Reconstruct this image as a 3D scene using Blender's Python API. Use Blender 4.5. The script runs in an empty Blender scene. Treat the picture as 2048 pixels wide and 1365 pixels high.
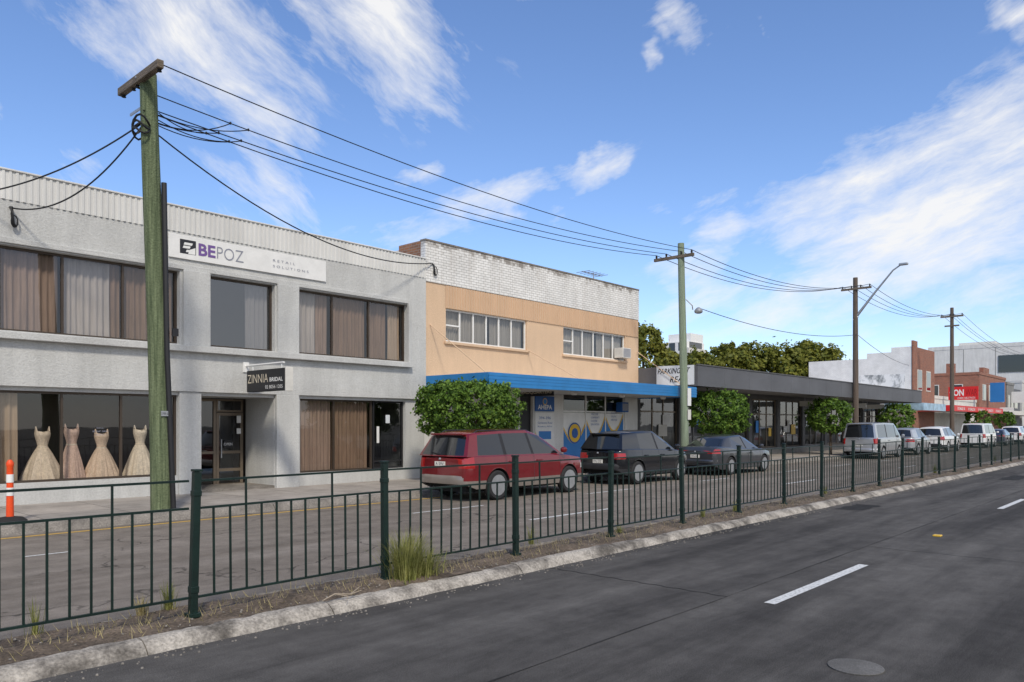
import bpy, bmesh, math, random
import numpy as np
from mathutils import Vector
random.seed(7); rng=np.random.default_rng(7)
S=bpy.context.scene; COL=S.collection
PI=math.pi; RAD=math.radians
F=1526.0; CX=1024.0; HY=850.0; H=1.85
A=math.atan(1385/1526); SA,CA=math.sin(A),math.cos(A)
FY=18.4      # facade line
KY=14.75     # pavement kerb
def gX(px,Y):
    r=(px-CX)/F; return Y*(CA+r*SA)/(SA-r*CA)
def gY(px,X):
    r=(px-CX)/F; return X*(SA-r*CA)/(CA+r*SA)
def gz(px,py,Y):
    r=(px-CX)/F; return H+(HY-py)*(Y/(SA-r*CA))/F
# ------------------------------------------------------------ mesh builder
class MB:
    def __init__(s): s.v=[]; s.f=[]; s.m=[]
    def poly(s,pts,m=0):
        n=len(s.v); s.v+=[tuple(p) for p in pts]; s.f.append(tuple(range(n,n+len(pts)))); s.m.append(m); return s
    def box(s,x0,x1,y0,y1,z0,z1,m=0):
        n=len(s.v); s.v+=[(x,y,z) for z in (z0,z1) for y in (y0,y1) for x in (x0,x1)]
        for f in ((0,2,3,1),(4,5,7,6),(0,1,5,4),(2,6,7,3),(0,4,6,2),(1,3,7,5)):
            s.f.append(tuple(n+i for i in f)); s.m.append(m)
        return s
    def tube(s,pts,r,n=8,m=0,caps=True):
        pts=[Vector(p) for p in pts]; base=len(s.v); N=len(pts)
        rr=r if isinstance(r,(list,tuple)) else [r]*N
        ref=None
        for i,p in enumerate(pts):
            d=(pts[min(i+1,N-1)]-pts[max(i-1,0)])
            if d.length<1e-9: d=Vector((0,0,1))
            d.normalize()
            if ref is None: ref=Vector((0,0,1)) if abs(d.z)<.9 else Vector((1,0,0))
            u=d.cross(ref)
            if u.length<1e-4: u=d.cross(Vector((0,1,0)))
            u.normalize(); w=d.cross(u)
            for k in range(n):
                a=2*PI*k/n+(PI/4 if n==4 else 0); s.v.append(tuple(p+rr[i]*(math.cos(a)*u+math.sin(a)*w)))
        for i in range(N-1):
            for k in range(n):
                a=base+i*n+k; b=base+i*n+(k+1)%n
                s.f.append((a,b,b+n,a+n)); s.m.append(m)
        if caps:
            s.f.append(tuple(base+k for k in range(n))); s.m.append(m)
            s.f.append(tuple(base+(N-1)*n+k for k in range(n))); s.m.append(m)
        return s
    def lathe(s,c,prof,n=20,m=0,axis='z',wob=None):
        base=len(s.v)
        for (r,z) in prof:
            for k in range(n):
                a=2*PI*k/n; q=r*(1+(wob(a,z) if wob else 0))
                if axis=='z': s.v.append((c[0]+q*math.cos(a),c[1]+q*math.sin(a),c[2]+z))
                else: s.v.append((c[0]+q*math.cos(a),c[1]+z,c[2]+q*math.sin(a)))
        for i in range(len(prof)-1):
            for k in range(n):
                a=base+i*n+k; b=base+i*n+(k+1)%n
                s.f.append((a,b,b+n,a+n)); s.m.append(m)
        for e in (0,len(prof)-1):
            if prof[e][0]>1e-4: s.f.append(tuple(base+e*n+k for k in range(n))); s.m.append(m)
        return s
    def grid(s,P,m=0):
        base=len(s.v); a=len(P); b=len(P[0])
        for row in P: s.v+=[tuple(p) for p in row]
        for i in range(a-1):
            for j in range(b-1):
                q=base+i*b+j; s.f.append((q,q+1,q+b+1,q+b)); s.m.append(m)
        return s
def wl(o):
    l=Vector((0,0,0))
    while o: l=l+o.location; o=o.parent
    return l
def tag(o,label=None,cat=None,group=None,kind=None):
    if label: o['label']=label
    if cat: o['category']=cat
    if group: o['group']=group
    if kind: o['kind']=kind
    return o
def empty(name,loc,label,cat,group=None):
    o=bpy.data.objects.new(name,None); COL.objects.link(o); o.location=loc; o.empty_display_size=.2
    return tag(o,label,cat,group)
def obj(name,mb,mats,parent=None,smooth=False,bevel=0,ang=35,local=False,origin=None):
    me=bpy.data.meshes.new(name)
    v=np.array(mb.v,dtype=float).reshape(-1,3)
    if parent is not None and not local: off=np.array(wl(parent))
    elif parent is None and origin is None and len(v):
        off=np.array([(v[:,0].min()+v[:,0].max())/2,(v[:,1].min()+v[:,1].max())/2,v[:,2].min()])
    elif origin is not None: off=np.array(origin,dtype=float)
    else: off=np.zeros(3)
    me.from_pydata((v-off).tolist(),[],mb.f)
    for m in (mats if isinstance(mats,(list,tuple)) else [mats]): me.materials.append(m)
    if any(mb.m): me.polygons.foreach_set('material_index',mb.m)
    bm=bmesh.new(); bm.from_mesh(me)
    if smooth: bmesh.ops.remove_doubles(bm,verts=bm.verts,dist=2e-4)
    bmesh.ops.recalc_face_normals(bm,faces=bm.faces)
    bm.to_mesh(me); bm.free()
    if smooth:
        me.shade_smooth(); me.set_sharp_from_angle(angle=RAD(ang))
    me.update()
    o=bpy.data.objects.new(name,me); COL.objects.link(o)
    if parent is not None: o.parent=parent
    else: o.location=off
    if bevel:
        b=o.modifiers.new('bevel','BEVEL'); b.width=bevel; b.segments=2; b.limit_method='ANGLE'
    return o
def struct(name,mb,mats,**k):
    return tag(obj(name,mb,mats,origin=(0,0,0),**k),kind='structure')
# ------------------------------------------------------------ materials
def nn(nt,t,ins=None,**props):
    n=nt.nodes.new(t)
    for k,v in props.items(): setattr(n,k,v)
    for k,v in (ins or {}).items():
        s=n.inputs[k]
        if isinstance(v,bpy.types.NodeSocket): nt.links.new(v,s)
        else: s.default_value=v
    return n
def c4(c): return (c[0],c[1],c[2],1)
def mixc(nt,f,a,b,blend='MIX'):
    n=nt.nodes.new('ShaderNodeMix'); n.data_type='RGBA'; n.blend_type=blend
    for i,v in ((0,f),(6,a),(7,b)):
        if isinstance(v,bpy.types.NodeSocket): nt.links.new(v,n.inputs[i])
        else: n.inputs[i].default_value=v if i==0 else (c4(v) if len(v)==3 else v)
    return n.outputs[2]
def mrange(nt,v,a,b,c,d,smooth=False):
    n=nt.nodes.new('ShaderNodeMapRange')
    if smooth: n.interpolation_type='SMOOTHSTEP'
    nt.links.new(v,n.inputs[0])
    for i,x in zip((1,2,3,4),(a,b,c,d)): n.inputs[i].default_value=x
    return n.outputs[0]
def math_(nt,op,a,b=0.0,clamp=False):
    n=nt.nodes.new('ShaderNodeMath'); n.operation=op; n.use_clamp=clamp
    for i,v in ((0,a),(1,b)):
        if isinstance(v,bpy.types.NodeSocket): nt.links.new(v,n.inputs[i])
        else: n.inputs[i].default_value=v
    return n.outputs[0]
def newmat(name):
    m=bpy.data.materials.new(name); m.use_nodes=True; nt=m.node_tree; nt.nodes.clear()
    out=nt.nodes.new('ShaderNodeOutputMaterial')
    return m,nt,out
def coords(nt,stretch=(1,1,1),rot=(0,0,0)):
    tc=nt.nodes.new('ShaderNodeTexCoord')
    mp=nn(nt,'ShaderNodeMapping',{'Vector':tc.outputs['Object'],'Scale':stretch,'Rotation':rot}); return mp.outputs[0]
def noise(nt,vec,scale,detail=6,rough=.6,dist=0):
    return nn(nt,'ShaderNodeTexNoise',{'Vector':vec,'Scale':scale,'Detail':detail,'Roughness':rough,'Distortion':dist}).outputs[0]
def grey(nt,k): return nn(nt,'ShaderNodeCombineXYZ',{0:k,1:k,2:k}).outputs[0]
def finish(nt,out,col,rough,bumpsrc=None,bump=0,dist=.02,metal=0,coat=0,spec=.5):
    p=nn(nt,'ShaderNodeBsdfPrincipled',{'Roughness':rough,'Metallic':metal,'Coat Weight':coat,'Specular IOR Level':spec})
    if isinstance(col,bpy.types.NodeSocket): nt.links.new(col,p.inputs['Base Color'])
    else: p.inputs['Base Color'].default_value=c4(col)
    if bumpsrc is not None and bump:
        b=nn(nt,'ShaderNodeBump',{'Height':bumpsrc,'Strength':bump,'Distance':dist}); nt.links.new(b.outputs[0],p.inputs['Normal'])
    nt.links.new(p.outputs[0],out.inputs[0]); return p
def M(name,col,rough=.8,var=.18,scale=4,stretch=(1,1,1),bump=0,bs=60,metal=0,coat=0,spec=.4,col2=None,fine=.12,dist=.02,lo=.35,hi=.68):
    m,nt,out=newmat(name); v=coords(nt,stretch); w=coords(nt)
    f=mrange(nt,noise(nt,v,scale,5,.65),lo,hi,0,1)
    a=tuple(max(0,x*(1-var)) for x in col); b=col2 or tuple(min(1,x*(1+var)) for x in col)
    base=mixc(nt,f,a,b)
    g=noise(nt,w,bs,2,.6)
    base=mixc(nt,1.0,base,grey(nt,mrange(nt,g,.3,.7,1-fine,1+fine)),'MULTIPLY')
    finish(nt,out,base,rough,g,bump,dist,metal,coat,spec); return m
def brickmat(name,c1,c2,mortar,bw=.23,rh=.086,ms=.008,bump=.4,wear=None,wearamt=.66,rough=.85,topstain=None):
    m,nt,out=newmat(name); tc=nt.nodes.new('ShaderNodeTexCoord')
    sx=nn(nt,'ShaderNodeSeparateXYZ',{0:tc.outputs['Object']})
    u=math_(nt,'ADD',sx.outputs[0],sx.outputs[1]); cv=nn(nt,'ShaderNodeCombineXYZ',{0:u,1:sx.outputs[2]}).outputs[0]
    b=nn(nt,'ShaderNodeTexBrick',{'Vector':cv,'Color1':c4(c1),'Color2':c4(c2),'Mortar':c4(mortar),'Scale':1.0,'Mortar Size':ms,'Brick Width':bw,'Row Height':rh,'Bias':0.0,'Mortar Smooth':.2})
    col=b.outputs['Color']
    n1=noise(nt,tc.outputs['Object'],1.2,6,.7)
    col=mixc(nt,1.0,col,grey(nt,mrange(nt,n1,.3,.7,.84,1.1)),'MULTIPLY')
    sn=nn(nt,'ShaderNodeVectorMath',{0:cv,1:(bw*.5,rh,1)},operation='SNAP').outputs[0]
    if wear:
        w=mrange(nt,noise(nt,sn,1.7,6,.8),wearamt,wearamt+.03,0,.9)
        col=mixc(nt,math_(nt,'MULTIPLY',w,math_(nt,'SUBTRACT',1.0,b.outputs['Fac'])),col,wear)
    if topstain:
        g=mrange(nt,sx.outputs[2],topstain[0],topstain[1],-.22,.08)
        s=mrange(nt,math_(nt,'ADD',noise(nt,sn,2.6,7,.8),g),.50,.60,0,.8)
        col=mixc(nt,s,col,(.17,.145,.12))
        dr=mrange(nt,noise(nt,nn(nt,'ShaderNodeMapping',{'Vector':tc.outputs['Object'],'Scale':(3,3,.3)}).outputs[0],1.5,6,.7),.5,.75,0,.35)
        col=mixc(nt,dr,col,(.38,.33,.28))
    inv=math_(nt,'SUBTRACT',1.0,b.outputs['Fac'])
    finish(nt,out,col,rough,inv,bump,.01); return m
def glassmat(name,tint=(.8,.8,.8),base=.06,gain=.8):
    m,nt,out=newmat(name)
    lw=nn(nt,'ShaderNodeLayerWeight',{'Blend':.5}).outputs['Facing']
    fr=math_(nt,'ADD',math_(nt,'MULTIPLY',math_(nt,'POWER',lw,3.0),gain),base,True)
    w=noise(nt,coords(nt),.8,2,.5)
    bp=nn(nt,'ShaderNodeBump',{'Height':w,'Strength':.06,'Distance':.05})
    g=nn(nt,'ShaderNodeBsdfGlossy',{'Color':(.95,.97,1,1),'Roughness':.015,'Normal':bp.outputs[0]})
    t=nn(nt,'ShaderNodeBsdfTransparent',{'Color':c4(tint)})
    x=nn(nt,'ShaderNodeMixShader',{0:fr,1:t.outputs[0],2:g.outputs[0]})
    nt.links.new(x.outputs[0],out.inputs[0]); return m
def leafmat(name,a,b,scale=3,trans=.3):
    m,nt,out=newmat(name); v=coords(nt)
    f=mrange(nt,noise(nt,v,scale,3,.7),.3,.7,0,1); f2=mrange(nt,noise(nt,v,scale*7,1,.6),.3,.7,.72,1.28)
    col=mixc(nt,f,a,b); col=mixc(nt,1.0,col,grey(nt,f2),'MULTIPLY')
    p=nn(nt,'ShaderNodeBsdfPrincipled',{'Base Color':col,'Roughness':.55,'Specular IOR Level':.25})
    t=nn(nt,'ShaderNodeBsdfTranslucent',{'Color':col})
    x=nn(nt,'ShaderNodeMixShader',{0:trans,1:p.outputs[0],2:t.outputs[0]})
    nt.links.new(x.outputs[0],out.inputs[0]); return m
def asphalt(name,c,c2,sp,cracks=True,lo=.35,hi=.7):
    m,nt,out=newmat(name); w=coords(nt)
    big=mrange(nt,noise(nt,coords(nt,(.10,.9,1)),1.3,6,.65,.3),lo,hi,0,1)
    col=mixc(nt,big,c,c2)
    med=mrange(nt,noise(nt,w,2.2,7,.75),.3,.7,.74,1.26)
    g=noise(nt,w,95,2,.75); k=math_(nt,'MULTIPLY',mrange(nt,g,.3,.72,1-sp,1+sp),med)
    col=mixc(nt,1.0,col,grey(nt,k),'MULTIPLY')
    vo=nn(nt,'ShaderNodeTexVoronoi',{'Vector':w,'Scale':55.0,'Randomness':1.0}).outputs[0]
    st=mrange(nt,vo,.05,.16,1,0); st2=mrange(nt,noise(nt,w,30,1,.5),.55,.65,0,1)
    col=mixc(nt,math_(nt,'MULTIPLY',math_(nt,'MULTIPLY',st,st2),.6),col,tuple(min(.5,x*3.0) for x in c2))
    if cracks:
        wv=nn(nt,'ShaderNodeVectorMath',{0:w,1:nn(nt,'ShaderNodeVectorMath',{0:nn(nt,'ShaderNodeTexNoise',{'Vector':w,'Scale':2.0,'Detail':4.0}).outputs[1],1:(.9,.9,.9)},operation='MULTIPLY').outputs[0]},operation='ADD').outputs[0]
        e=nn(nt,'ShaderNodeTexVoronoi',{'Vector':wv,'Scale':.42},feature='DISTANCE_TO_EDGE').outputs[0]
        cr=mrange(nt,e,.003,.012,.7,0)
        cr=math_(nt,'MULTIPLY',cr,mrange(nt,noise(nt,w,.5,2),.45,.58,0,1))
        col=mixc(nt,cr,col,(.03,.028,.026))
    finish(nt,out,col,.95,g,.6,.006,spec=.12); return m
m_road_new=asphalt('fresh_asphalt',(.054,.051,.048),(.125,.118,.109),.42,False,.36,.66)
m_road_old=asphalt('aged_asphalt',(.165,.142,.118),(.25,.22,.188),.4,True)
m_ground=M('far_ground',(.16,.15,.12),.95,.3,.2)
m_dirt=M('median_dirt',(.13,.10,.073),.95,.45,3,bump=.8,bs=35,fine=.4,dist=.03)
m_kerb=M('kerb_concrete',(.16,.142,.12),.92,.35,2.6,bump=.5,bs=38,col2=(.40,.365,.315),fine=.32,lo=.36,hi=.60)
m_kerb2=M('dirty_kerb',(.21,.19,.165),.9,.35,2.5,bump=.5,bs=45,fine=.3)
def paving():
    m,nt,out=newmat('pavement_concrete'); w=coords(nt)
    b=nn(nt,'ShaderNodeTexBrick',{'Vector':w,'Color1':c4((.36,.32,.28)),'Color2':c4((.30,.275,.245)),'Mortar':c4((.06,.055,.05)),'Scale':1.0,'Mortar Size':.008,'Brick Width':1.5,'Row Height':1.25},offset=0.0)
    n1=mrange(nt,noise(nt,w,1.1,8,.7),.3,.7,.65,1.25); g=noise(nt,w,90,1,.6)
    k=math_(nt,'MULTIPLY',n1,mrange(nt,g,.3,.7,.85,1.15))
    col=mixc(nt,1.0,b.outputs[0],grey(nt,k),'MULTIPLY')
    finish(nt,out,col,.9,g,.3,.006); return m
m_pave=paving()
def worn(name,c,thr=.45):
    m,nt,out=newmat(name); w=coords(nt)
    f=mrange(nt,noise(nt,w,28,6,.75),thr-.12,thr+.05,0,1)
    col=mixc(nt,f,tuple(x*.35 for x in c),c); finish(nt,out,col,.7,None); return m
m_line=worn('road_marking_white',(.66,.66,.63),.46); m_yel=worn('road_marking_yellow',(.58,.36,.07),.45)
def stucco(name,c,amt=.1):
    m,nt,out=newmat(name); w=coords(nt)
    f=mrange(nt,noise(nt,coords(nt,(1.5,1.5,.22)),1.6,7,.7),.3,.72,1-amt*2.0,1+amt*.5)
    f2=mrange(nt,noise(nt,w,.6,4,.6),.3,.7,1-amt,1+amt)
    g=noise(nt,w,26,5,.75); k=math_(nt,'MULTIPLY',math_(nt,'MULTIPLY',f,f2),mrange(nt,g,.3,.7,.86,1.1))
    col=mixc(nt,1.0,c,grey(nt,k),'MULTIPLY')
    finish(nt,out,col,.9,g,.8,.025,spec=.2); return m
m_stucco=stucco('pale_grey_render',(.58,.58,.56),.08)
m_stucco_w=stucco('white_render',(.72,.71,.68),.08)
m_beige=stucco('beige_render',(.72,.515,.345),.045)
m_beigemetal=M('beige_corrugated_metal',(.58,.40,.26),.6,.06,2,(1,1,.2),fine=.03)
m_palemetal=M('pale_corrugated_metal',(.63,.625,.60),.55,.1,1.5,(1,1,.15),fine=.04)
m_bluefascia=M('blue_fascia_paint',(.022,.19,.46),.45,.1,1.5,fine=.03)
m_whitebrick=brickmat('white_painted_brick',(.80,.79,.76),(.73,.72,.69),(.38,.37,.35),wear=(.30,.15,.08),wearamt=.645,topstain=(6.9,7.6))
m_brownbrick=brickmat('brown_brick',(.36,.16,.08),(.23,.115,.07),(.33,.29,.25))
m_redbrick=brickmat('orange_red_brick',(.34,.115,.06),(.24,.085,.05),(.30,.26,.22),wear=(.10,.055,.04),wearamt=.60)
m_whitewall=brickmat('white_brick_wall',(.78,.77,.75),(.74,.73,.71),(.60,.59,.57),bump=.2,wear=(.5,.5,.49),wearamt=.66)
m_charcoal=M('charcoal_fascia',(.105,.108,.118),.6,.14,.8,(.5,1,1),fine=.05)
m_darkgrey=M('dark_grey_paint',(.09,.09,.092),.6,.15,2,fine=.06)
m_midgrey=M('mid_grey_tiles',(.20,.195,.185),.6,.15,3,fine=.08)
m_soffit=M('soffit_white',(.5,.5,.48),.8,.08,2)
m_soffd=M('soffit_grey',(.22,.22,.22),.8,.1,2)
m_bronze=M('bronze_aluminium',(.085,.065,.05),.4,.1,3,metal=.5,fine=.04)
m_bronzel=M('light_bronze_aluminium',(.20,.16,.12),.4,.1,3,metal=.5,fine=.04)
m_black=M('black_paint',(.018,.018,.02),.5,.1,3,fine=.04)
m_white=M('white_paint',(.76,.755,.73),.5,.06,3,fine=.03)
m_offwhite=M('aged_white_paint',(.62,.60,.55),.6,.1,3,fine=.04)
m_signgrey=M('pale_sign_board',(.66,.70,.73),.5,.05,3,fine=.02)
m_roof=M('grey_roof_sheet',(.3,.3,.3),.6,.15,1)
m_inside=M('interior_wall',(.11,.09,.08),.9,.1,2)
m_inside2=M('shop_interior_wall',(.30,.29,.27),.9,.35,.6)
m_floor_in=M('interior_floor',(.16,.12,.09),.7,.1,2)
m_curt_br=M('brown_curtain',(.29,.20,.145),.9,.2,3,(4,4,.3),fine=.05)
m_curt_mv=M('mauve_curtain',(.36,.265,.215),.9,.2,3,(4,4,.3),fine=.05)
m_curt_tan=M('tan_curtain',(.46,.35,.25),.9,.15,3,(4,4,.3),fine=.05)
m_sheer=M('sheer_white_curtain',(.52,.48,.46),.9,.12,3,(4,4,.3),fine=.04)
m_blind=M('vertical_blind',(.36,.34,.31),.85,.2,5,(6,6,.1),fine=.05)
m_glass=glassmat('window_glass',(.78,.77,.75),.07,.7)
m_glassu=glassmat('blue_reflecting_glass',(.55,.55,.55),.15,.6)
m_glassd=glassmat('dark_window_glass',(.45,.47,.48),.08,.5)
m_gown=[M(n,c,.75,.12,7,(3,3,.4),bump=.5,bs=30,fine=.15) for n,c in (('ivory_gown',(.78,.66,.52)),('blush_gown',(.72,.53,.44)),('champagne_gown',(.76,.60,.46)),('cream_gown',(.84,.74,.60)))]
m_fence=M('dark_green_paint',(.005,.018,.0135),.42,.3,4,fine=.12,bump=.1,bs=70)
m_polegreen=M('green_treated_timber',(.09,.125,.06),.9,.35,3.5,(6,6,.25),bump=.8,bs=30,col2=(.175,.21,.115),fine=.2,dist=.02)
m_polegreen2=M('pale_green_timber',(.22,.27,.19),.9,.2,3.5,(6,6,.25),bump=.5,fine=.1)
m_polebrown=M('weathered_brown_timber',(.12,.092,.072),.9,.3,3.5,(6,6,.25),bump=.5,fine=.15)
m_arm=M('crossarm_timber',(.15,.12,.09),.9,.4,6,(1,.4,4),bump=.6,bs=40)
m_cable=M('black_cable',(.012,.012,.013),.5,.1,3)
m_steel=M('galvanised_steel',(.42,.43,.44),.45,.12,4,metal=.6)
m_orange=M('orange_plastic',(.80,.08,.015),.45,.1,3)
m_rubber=M('black_rubber',(.02,.02,.02),.8,.2,6)
m_red=M('red_sign',(.62,.02,.02),.45,.06,2)
m_dred=M('dark_red_lettering',(.28,.01,.01),.45,.06,2)
m_bluesign=M('blue_sign',(.02,.10,.33),.45,.06,2)
m_bluew=M('mid_blue_graphic',(.03,.19,.50),.45,.06,2)
m_yellow=M('yellow_graphic',(.72,.45,.04),.45,.06,2)
m_purple=M('purple_lettering',(.16,.09,.28),.5,.04,2)
m_ink=M('black_lettering',(.02,.02,.025),.5,.04,2)
m_greyink=M('grey_lettering',(.25,.26,.31),.5,.04,2)
m_gold=M('pale_cream_lettering',(.70,.62,.48),.5,.04,2)
m_bark=M('bark',(.13,.10,.075),.95,.3,8,(1,1,.3),bump=.8,bs=40)
m_leafA=leafmat('shrub_leaf',(.075,.15,.02),(.18,.29,.045),2.2); m_leafB=leafmat('shrub_leaf_dark',(.025,.06,.012),(.055,.115,.02),3)
m_farA=leafmat('far_tree_leaf',(.15,.175,.028),(.29,.28,.05),.22,.42); m_farB=leafmat('far_tree_leaf_dark',(.075,.10,.02),(.13,.155,.03),.3,.35)
m_grass=leafmat('dry_green_grass',(.17,.20,.05),(.38,.36,.13),5); m_grass2=leafmat('straw_grass',(.36,.30,.15),(.45,.38,.2),5)
m_twig=M('dry_twig',(.34,.28,.21),.9,.2,6)
# ------------------------------------------------------------ text
def text(s,origin,right,up,h,mat,parent,name='lettering',w=None,shear=0,bold=0,spacing=1.0,center=False,label=None):
    cu=bpy.data.curves.new('lettering','FONT'); cu.body=s; cu.size=1; cu.shear=shear; cu.offset=bold; cu.space_character=spacing; cu.resolution_u=3
    o=bpy.data.objects.new('tmp',cu); COL.objects.link(o); bpy.context.view_layer.update()
    me=bpy.data.meshes.new_from_object(o.evaluated_get(bpy.context.evaluated_depsgraph_get()))
    bpy.data.objects.remove(o)
    v=np.array([tuple(x.co) for x in me.vertices]); fs=[tuple(p.vertices) for p in me.polygons]; bpy.data.meshes.remove(me)
    mn=v.min(0); mx=v.max(0); v=v-mn; sz=mx-mn
    sc=h/max(sz[1],1e-6); sx=sc if w is None else w/max(sz[0],1e-6)
    Rv=Vector(right); Uv=Vector(up); O=Vector(origin)
    if center: O=O-Rv*(sz[0]*sx/2)
    mb=MB(); mb.v=[tuple(O+Rv*float(p[0]*sx)+Uv*float(p[1]*sc)) for p in v]; mb.f=fs; mb.m=[0]*len(fs)
    return obj(name,mb,mat,parent)
RX=(1,0,0); UZ=(0,0,1); RNY=(0,-1,0)
# ------------------------------------------------------------ ground
struct('ground',MB().poly([(-600,-600,-.08),(3000,-600,-.08),(3000,3000,-.08),(-600,3000,-.08)]),m_ground)
struct('road_near',MB().poly([(-40,-16,0),(420,-16,0),(420,6.40,0),(-40,6.40,0)]),m_road_new)
struct('road_far_side',MB().poly([(-40,7.4,0),(420,7.4,0),(420,KY+.02,0),(-40,KY+.02,0)]),m_road_old)
mb=MB().poly([(-40,KY+.16,.15),(420,KY+.16,.15),(420,FY+4,.19),(-40,FY+4,.19)])
struct('pavement',mb,m_pave)
def kerb(y0,y1,h,flip,mat,name,seg=2.4,xa=-12,xb=260,rough=1.0):
    mb=MB(); x=xa
    while x<xb:
        L=seg*random.uniform(.7,1.2)*(1 if x<60 else 3); dy=random.uniform(-.015,.015)*rough; dz=random.uniform(-.012,.012)*rough
        n=int(L/.07) if x<30 else 4; P=[]; ph=random.random()*6
        for i in range(n+1):
            xx=x+(L-.014)*i/n; j=lambda a:random.uniform(-a,a)*(rough if x<40 else 0)
            wv=.010*rough*math.sin(xx*5.1+ph)+.006*rough*math.sin(xx*13.7)
            prof=[(y0+dy+wv,-.01),(y0+.05+dy+wv+j(.010),h*.5+j(.006)),(y0+.11+dy+j(.010),h*.9+dz+j(.006)),(y0+.16+dy,h+dz+j(.005)),(y1+j(.02)+wv,h+dz+j(.005)),(y1+.03,-.01)]
            if flip: prof=[(y0+y1-a,b) for a,b in prof]
            P.append([(xx,a,b) for a,b in prof])
        mb.grid(P); mb.poly(P[0]); mb.poly(P[-1]); x+=L
    struct(name,mb,mat,smooth=True,ang=50)
kerb(6.26,6.48,.10,False,m_kerb,'median_kerb',rough=.7)
kerb(KY,KY+.18,.155,False,m_kerb2,'pavement_kerb',seg=3,rough=.5)
kerb(7.26,7.44,.10,True,m_kerb2,'median_kerb_far',seg=3)
P=[]
for x in np.concatenate([np.arange(-12,40,.10),np.arange(40,260,2.)]):
    P.append([(x,y,.088+.018*math.sin(3.1*x+7*y)*math.sin(1.3*x)+random.uniform(-.010,.018)*(1 if 0<k<8 else 0)+.028*math.exp(-((y-6.85)/.13)**2)) for k,y in enumerate(np.linspace(6.44,7.30,9))])
struct('median_soil',MB().grid(P),m_dirt,smooth=True,ang=80)
mb=MB()
for k in range(-1,9):
    x=7.63+12*k; mb.poly([(x,3.27,.004),(x+2.95,3.27,.004),(x+2.95,3.39,.004),(x,3.39,.004)])
for k in range(0,8):
    x=11.2+12*k; mb.poly([(x,9.65,.004),(x+2.7,9.65,.004),(x+2.7,9.75,.004),(x,9.75,.004)])
for k in range(0,14):
    x=10.4+6.1*k; mb.poly([(x,12.2,.004),(x+2.1,12.2,.004),(x+2.1,12.28,.004),(x,12.28,.004)])
mb.poly([(3.3,12.2,.004),(3.9,12.2,.004),(3.9,12.27,.004),(3.3,12.27,.004)])
struct('lane_marking',mb,m_line)
struct('kerb_marking',MB().poly([(-10,14.36,.004),(13.2,14.36,.004),(13.2,14.48,.004),(-10,14.48,.004)]),m_yel)
m_patch=asphalt('asphalt_patch',(.030,.030,.029),(.046,.045,.044),.3,False)
m_patch2=asphalt('worn_asphalt',(.12,.116,.11),(.165,.16,.15),.3,False)
def ragged(x0,x1,y0,y1,n,amp):
    top=[(x0+(x1-x0)*i/n+random.uniform(-amp,amp),y1+random.uniform(-amp,amp)) for i in range(n+1)]
    bot=[(x0+(x1-x0)*i/n+random.uniform(-amp,amp),y0+random.uniform(-amp,amp)) for i in range(n+1)]
    return bot,top
mb=MB()
for a in ((17.2,18.6,5.45,6.0),(30,33,4.6,5.2)):
    b,t=ragged(*a,14,.06); mb.grid([[(x,y,.003) for x,y in b],[(x,y,.003) for x,y in t]])
b,t=ragged(-2,60,3.80,3.815,120,.008); mb.grid([[(x,y,.003) for x,y in b],[(x,y,.003) for x,y in t]])
n=30; mb.grid([[(7.62+.02*math.sin(i*1.7)+d,6.26-2.45*i/n,.003) for i in range(n+1)] for d in (0,.020)])
n=30; mb.grid([[(12.2+.03*math.sin(i*1.3)+d,3.79-4.45*i/n,.003) for i in range(n+1)] for d in (0,.014)])
struct('asphalt_seams',mb,m_patch)
# ------------------------------------------------------------ buildings helpers
def wall(mb,x0,x1,z0,z1,y,ops,dep,m=0):
    xs=sorted(set([x0,x1]+[a for o in ops for a in o[:2]])); zs=sorted(set([z0,z1]+[a for o in ops for a in o[2:4]]))
    xs=[x for x in xs if x0<=x<=x1]; zs=[z for z in zs if z0<=z<=z1]
    for i in range(len(xs)-1):
        for j in range(len(zs)-1):
            cx=(xs[i]+xs[i+1])/2; cz=(zs[j]+zs[j+1])/2
            if any(o[0]<cx<o[1] and o[2]<cz<o[3] for o in ops): continue
            mb.poly([(xs[i],y,zs[j]),(xs[i+1],y,zs[j]),(xs[i+1],y,zs[j+1]),(xs[i],y,zs[j+1])],m)
    for a,b,c,d in [o[:4] for o in ops]:
        for p in ([(a,y,c),(a,y+dep,c),(a,y+dep,d),(a,y,d)],[(b,y,c),(b,y+dep,c),(b,y+dep,d),(b,y,d)],[(a,y,d),(b,y,d),(b,y+dep,d),(a,y+dep,d)],[(a,y,c),(b,y,c),(b,y+dep,c),(a,y+dep,c)]): mb.poly(p,m)
    return mb
def shell(mb,x0,x1,y,yb,z0,z1,m=0):
    mb.poly([(x0,y,z0),(x0,yb,z0),(x0,yb,z1),(x0,y,z1)],m); mb.poly([(x1,y,z0),(x1,yb,z0),(x1,yb,z1),(x1,y,z1)],m)
    mb.poly([(x0,yb,z0),(x1,yb,z0),(x1,yb,z1),(x0,yb,z1)],m); return mb
def curtain(parent,xa,xb,z0,z1,y,mat,amp=.03,per=.13):
    P=[]; ph=random.uniform(0,6); nx=int((xb-xa)/.025)+2
    for i in range(nx):
        x=xa+(xb-xa)*i/(nx-1); d=amp*(math.sin(2*PI*x/per+ph+1.1*math.sin(x*3.3+ph))+.5*math.sin(2*PI*x/per*.43+ph*2))
        P.append([(x,y+d*.6,z1),(x+.01*math.sin(x*9),y+d,(z0+z1)/2),(x,y+d*1.25,z0)])
    return obj('curtain',MB().grid(P),mat,parent,smooth=True,ang=89)
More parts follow.
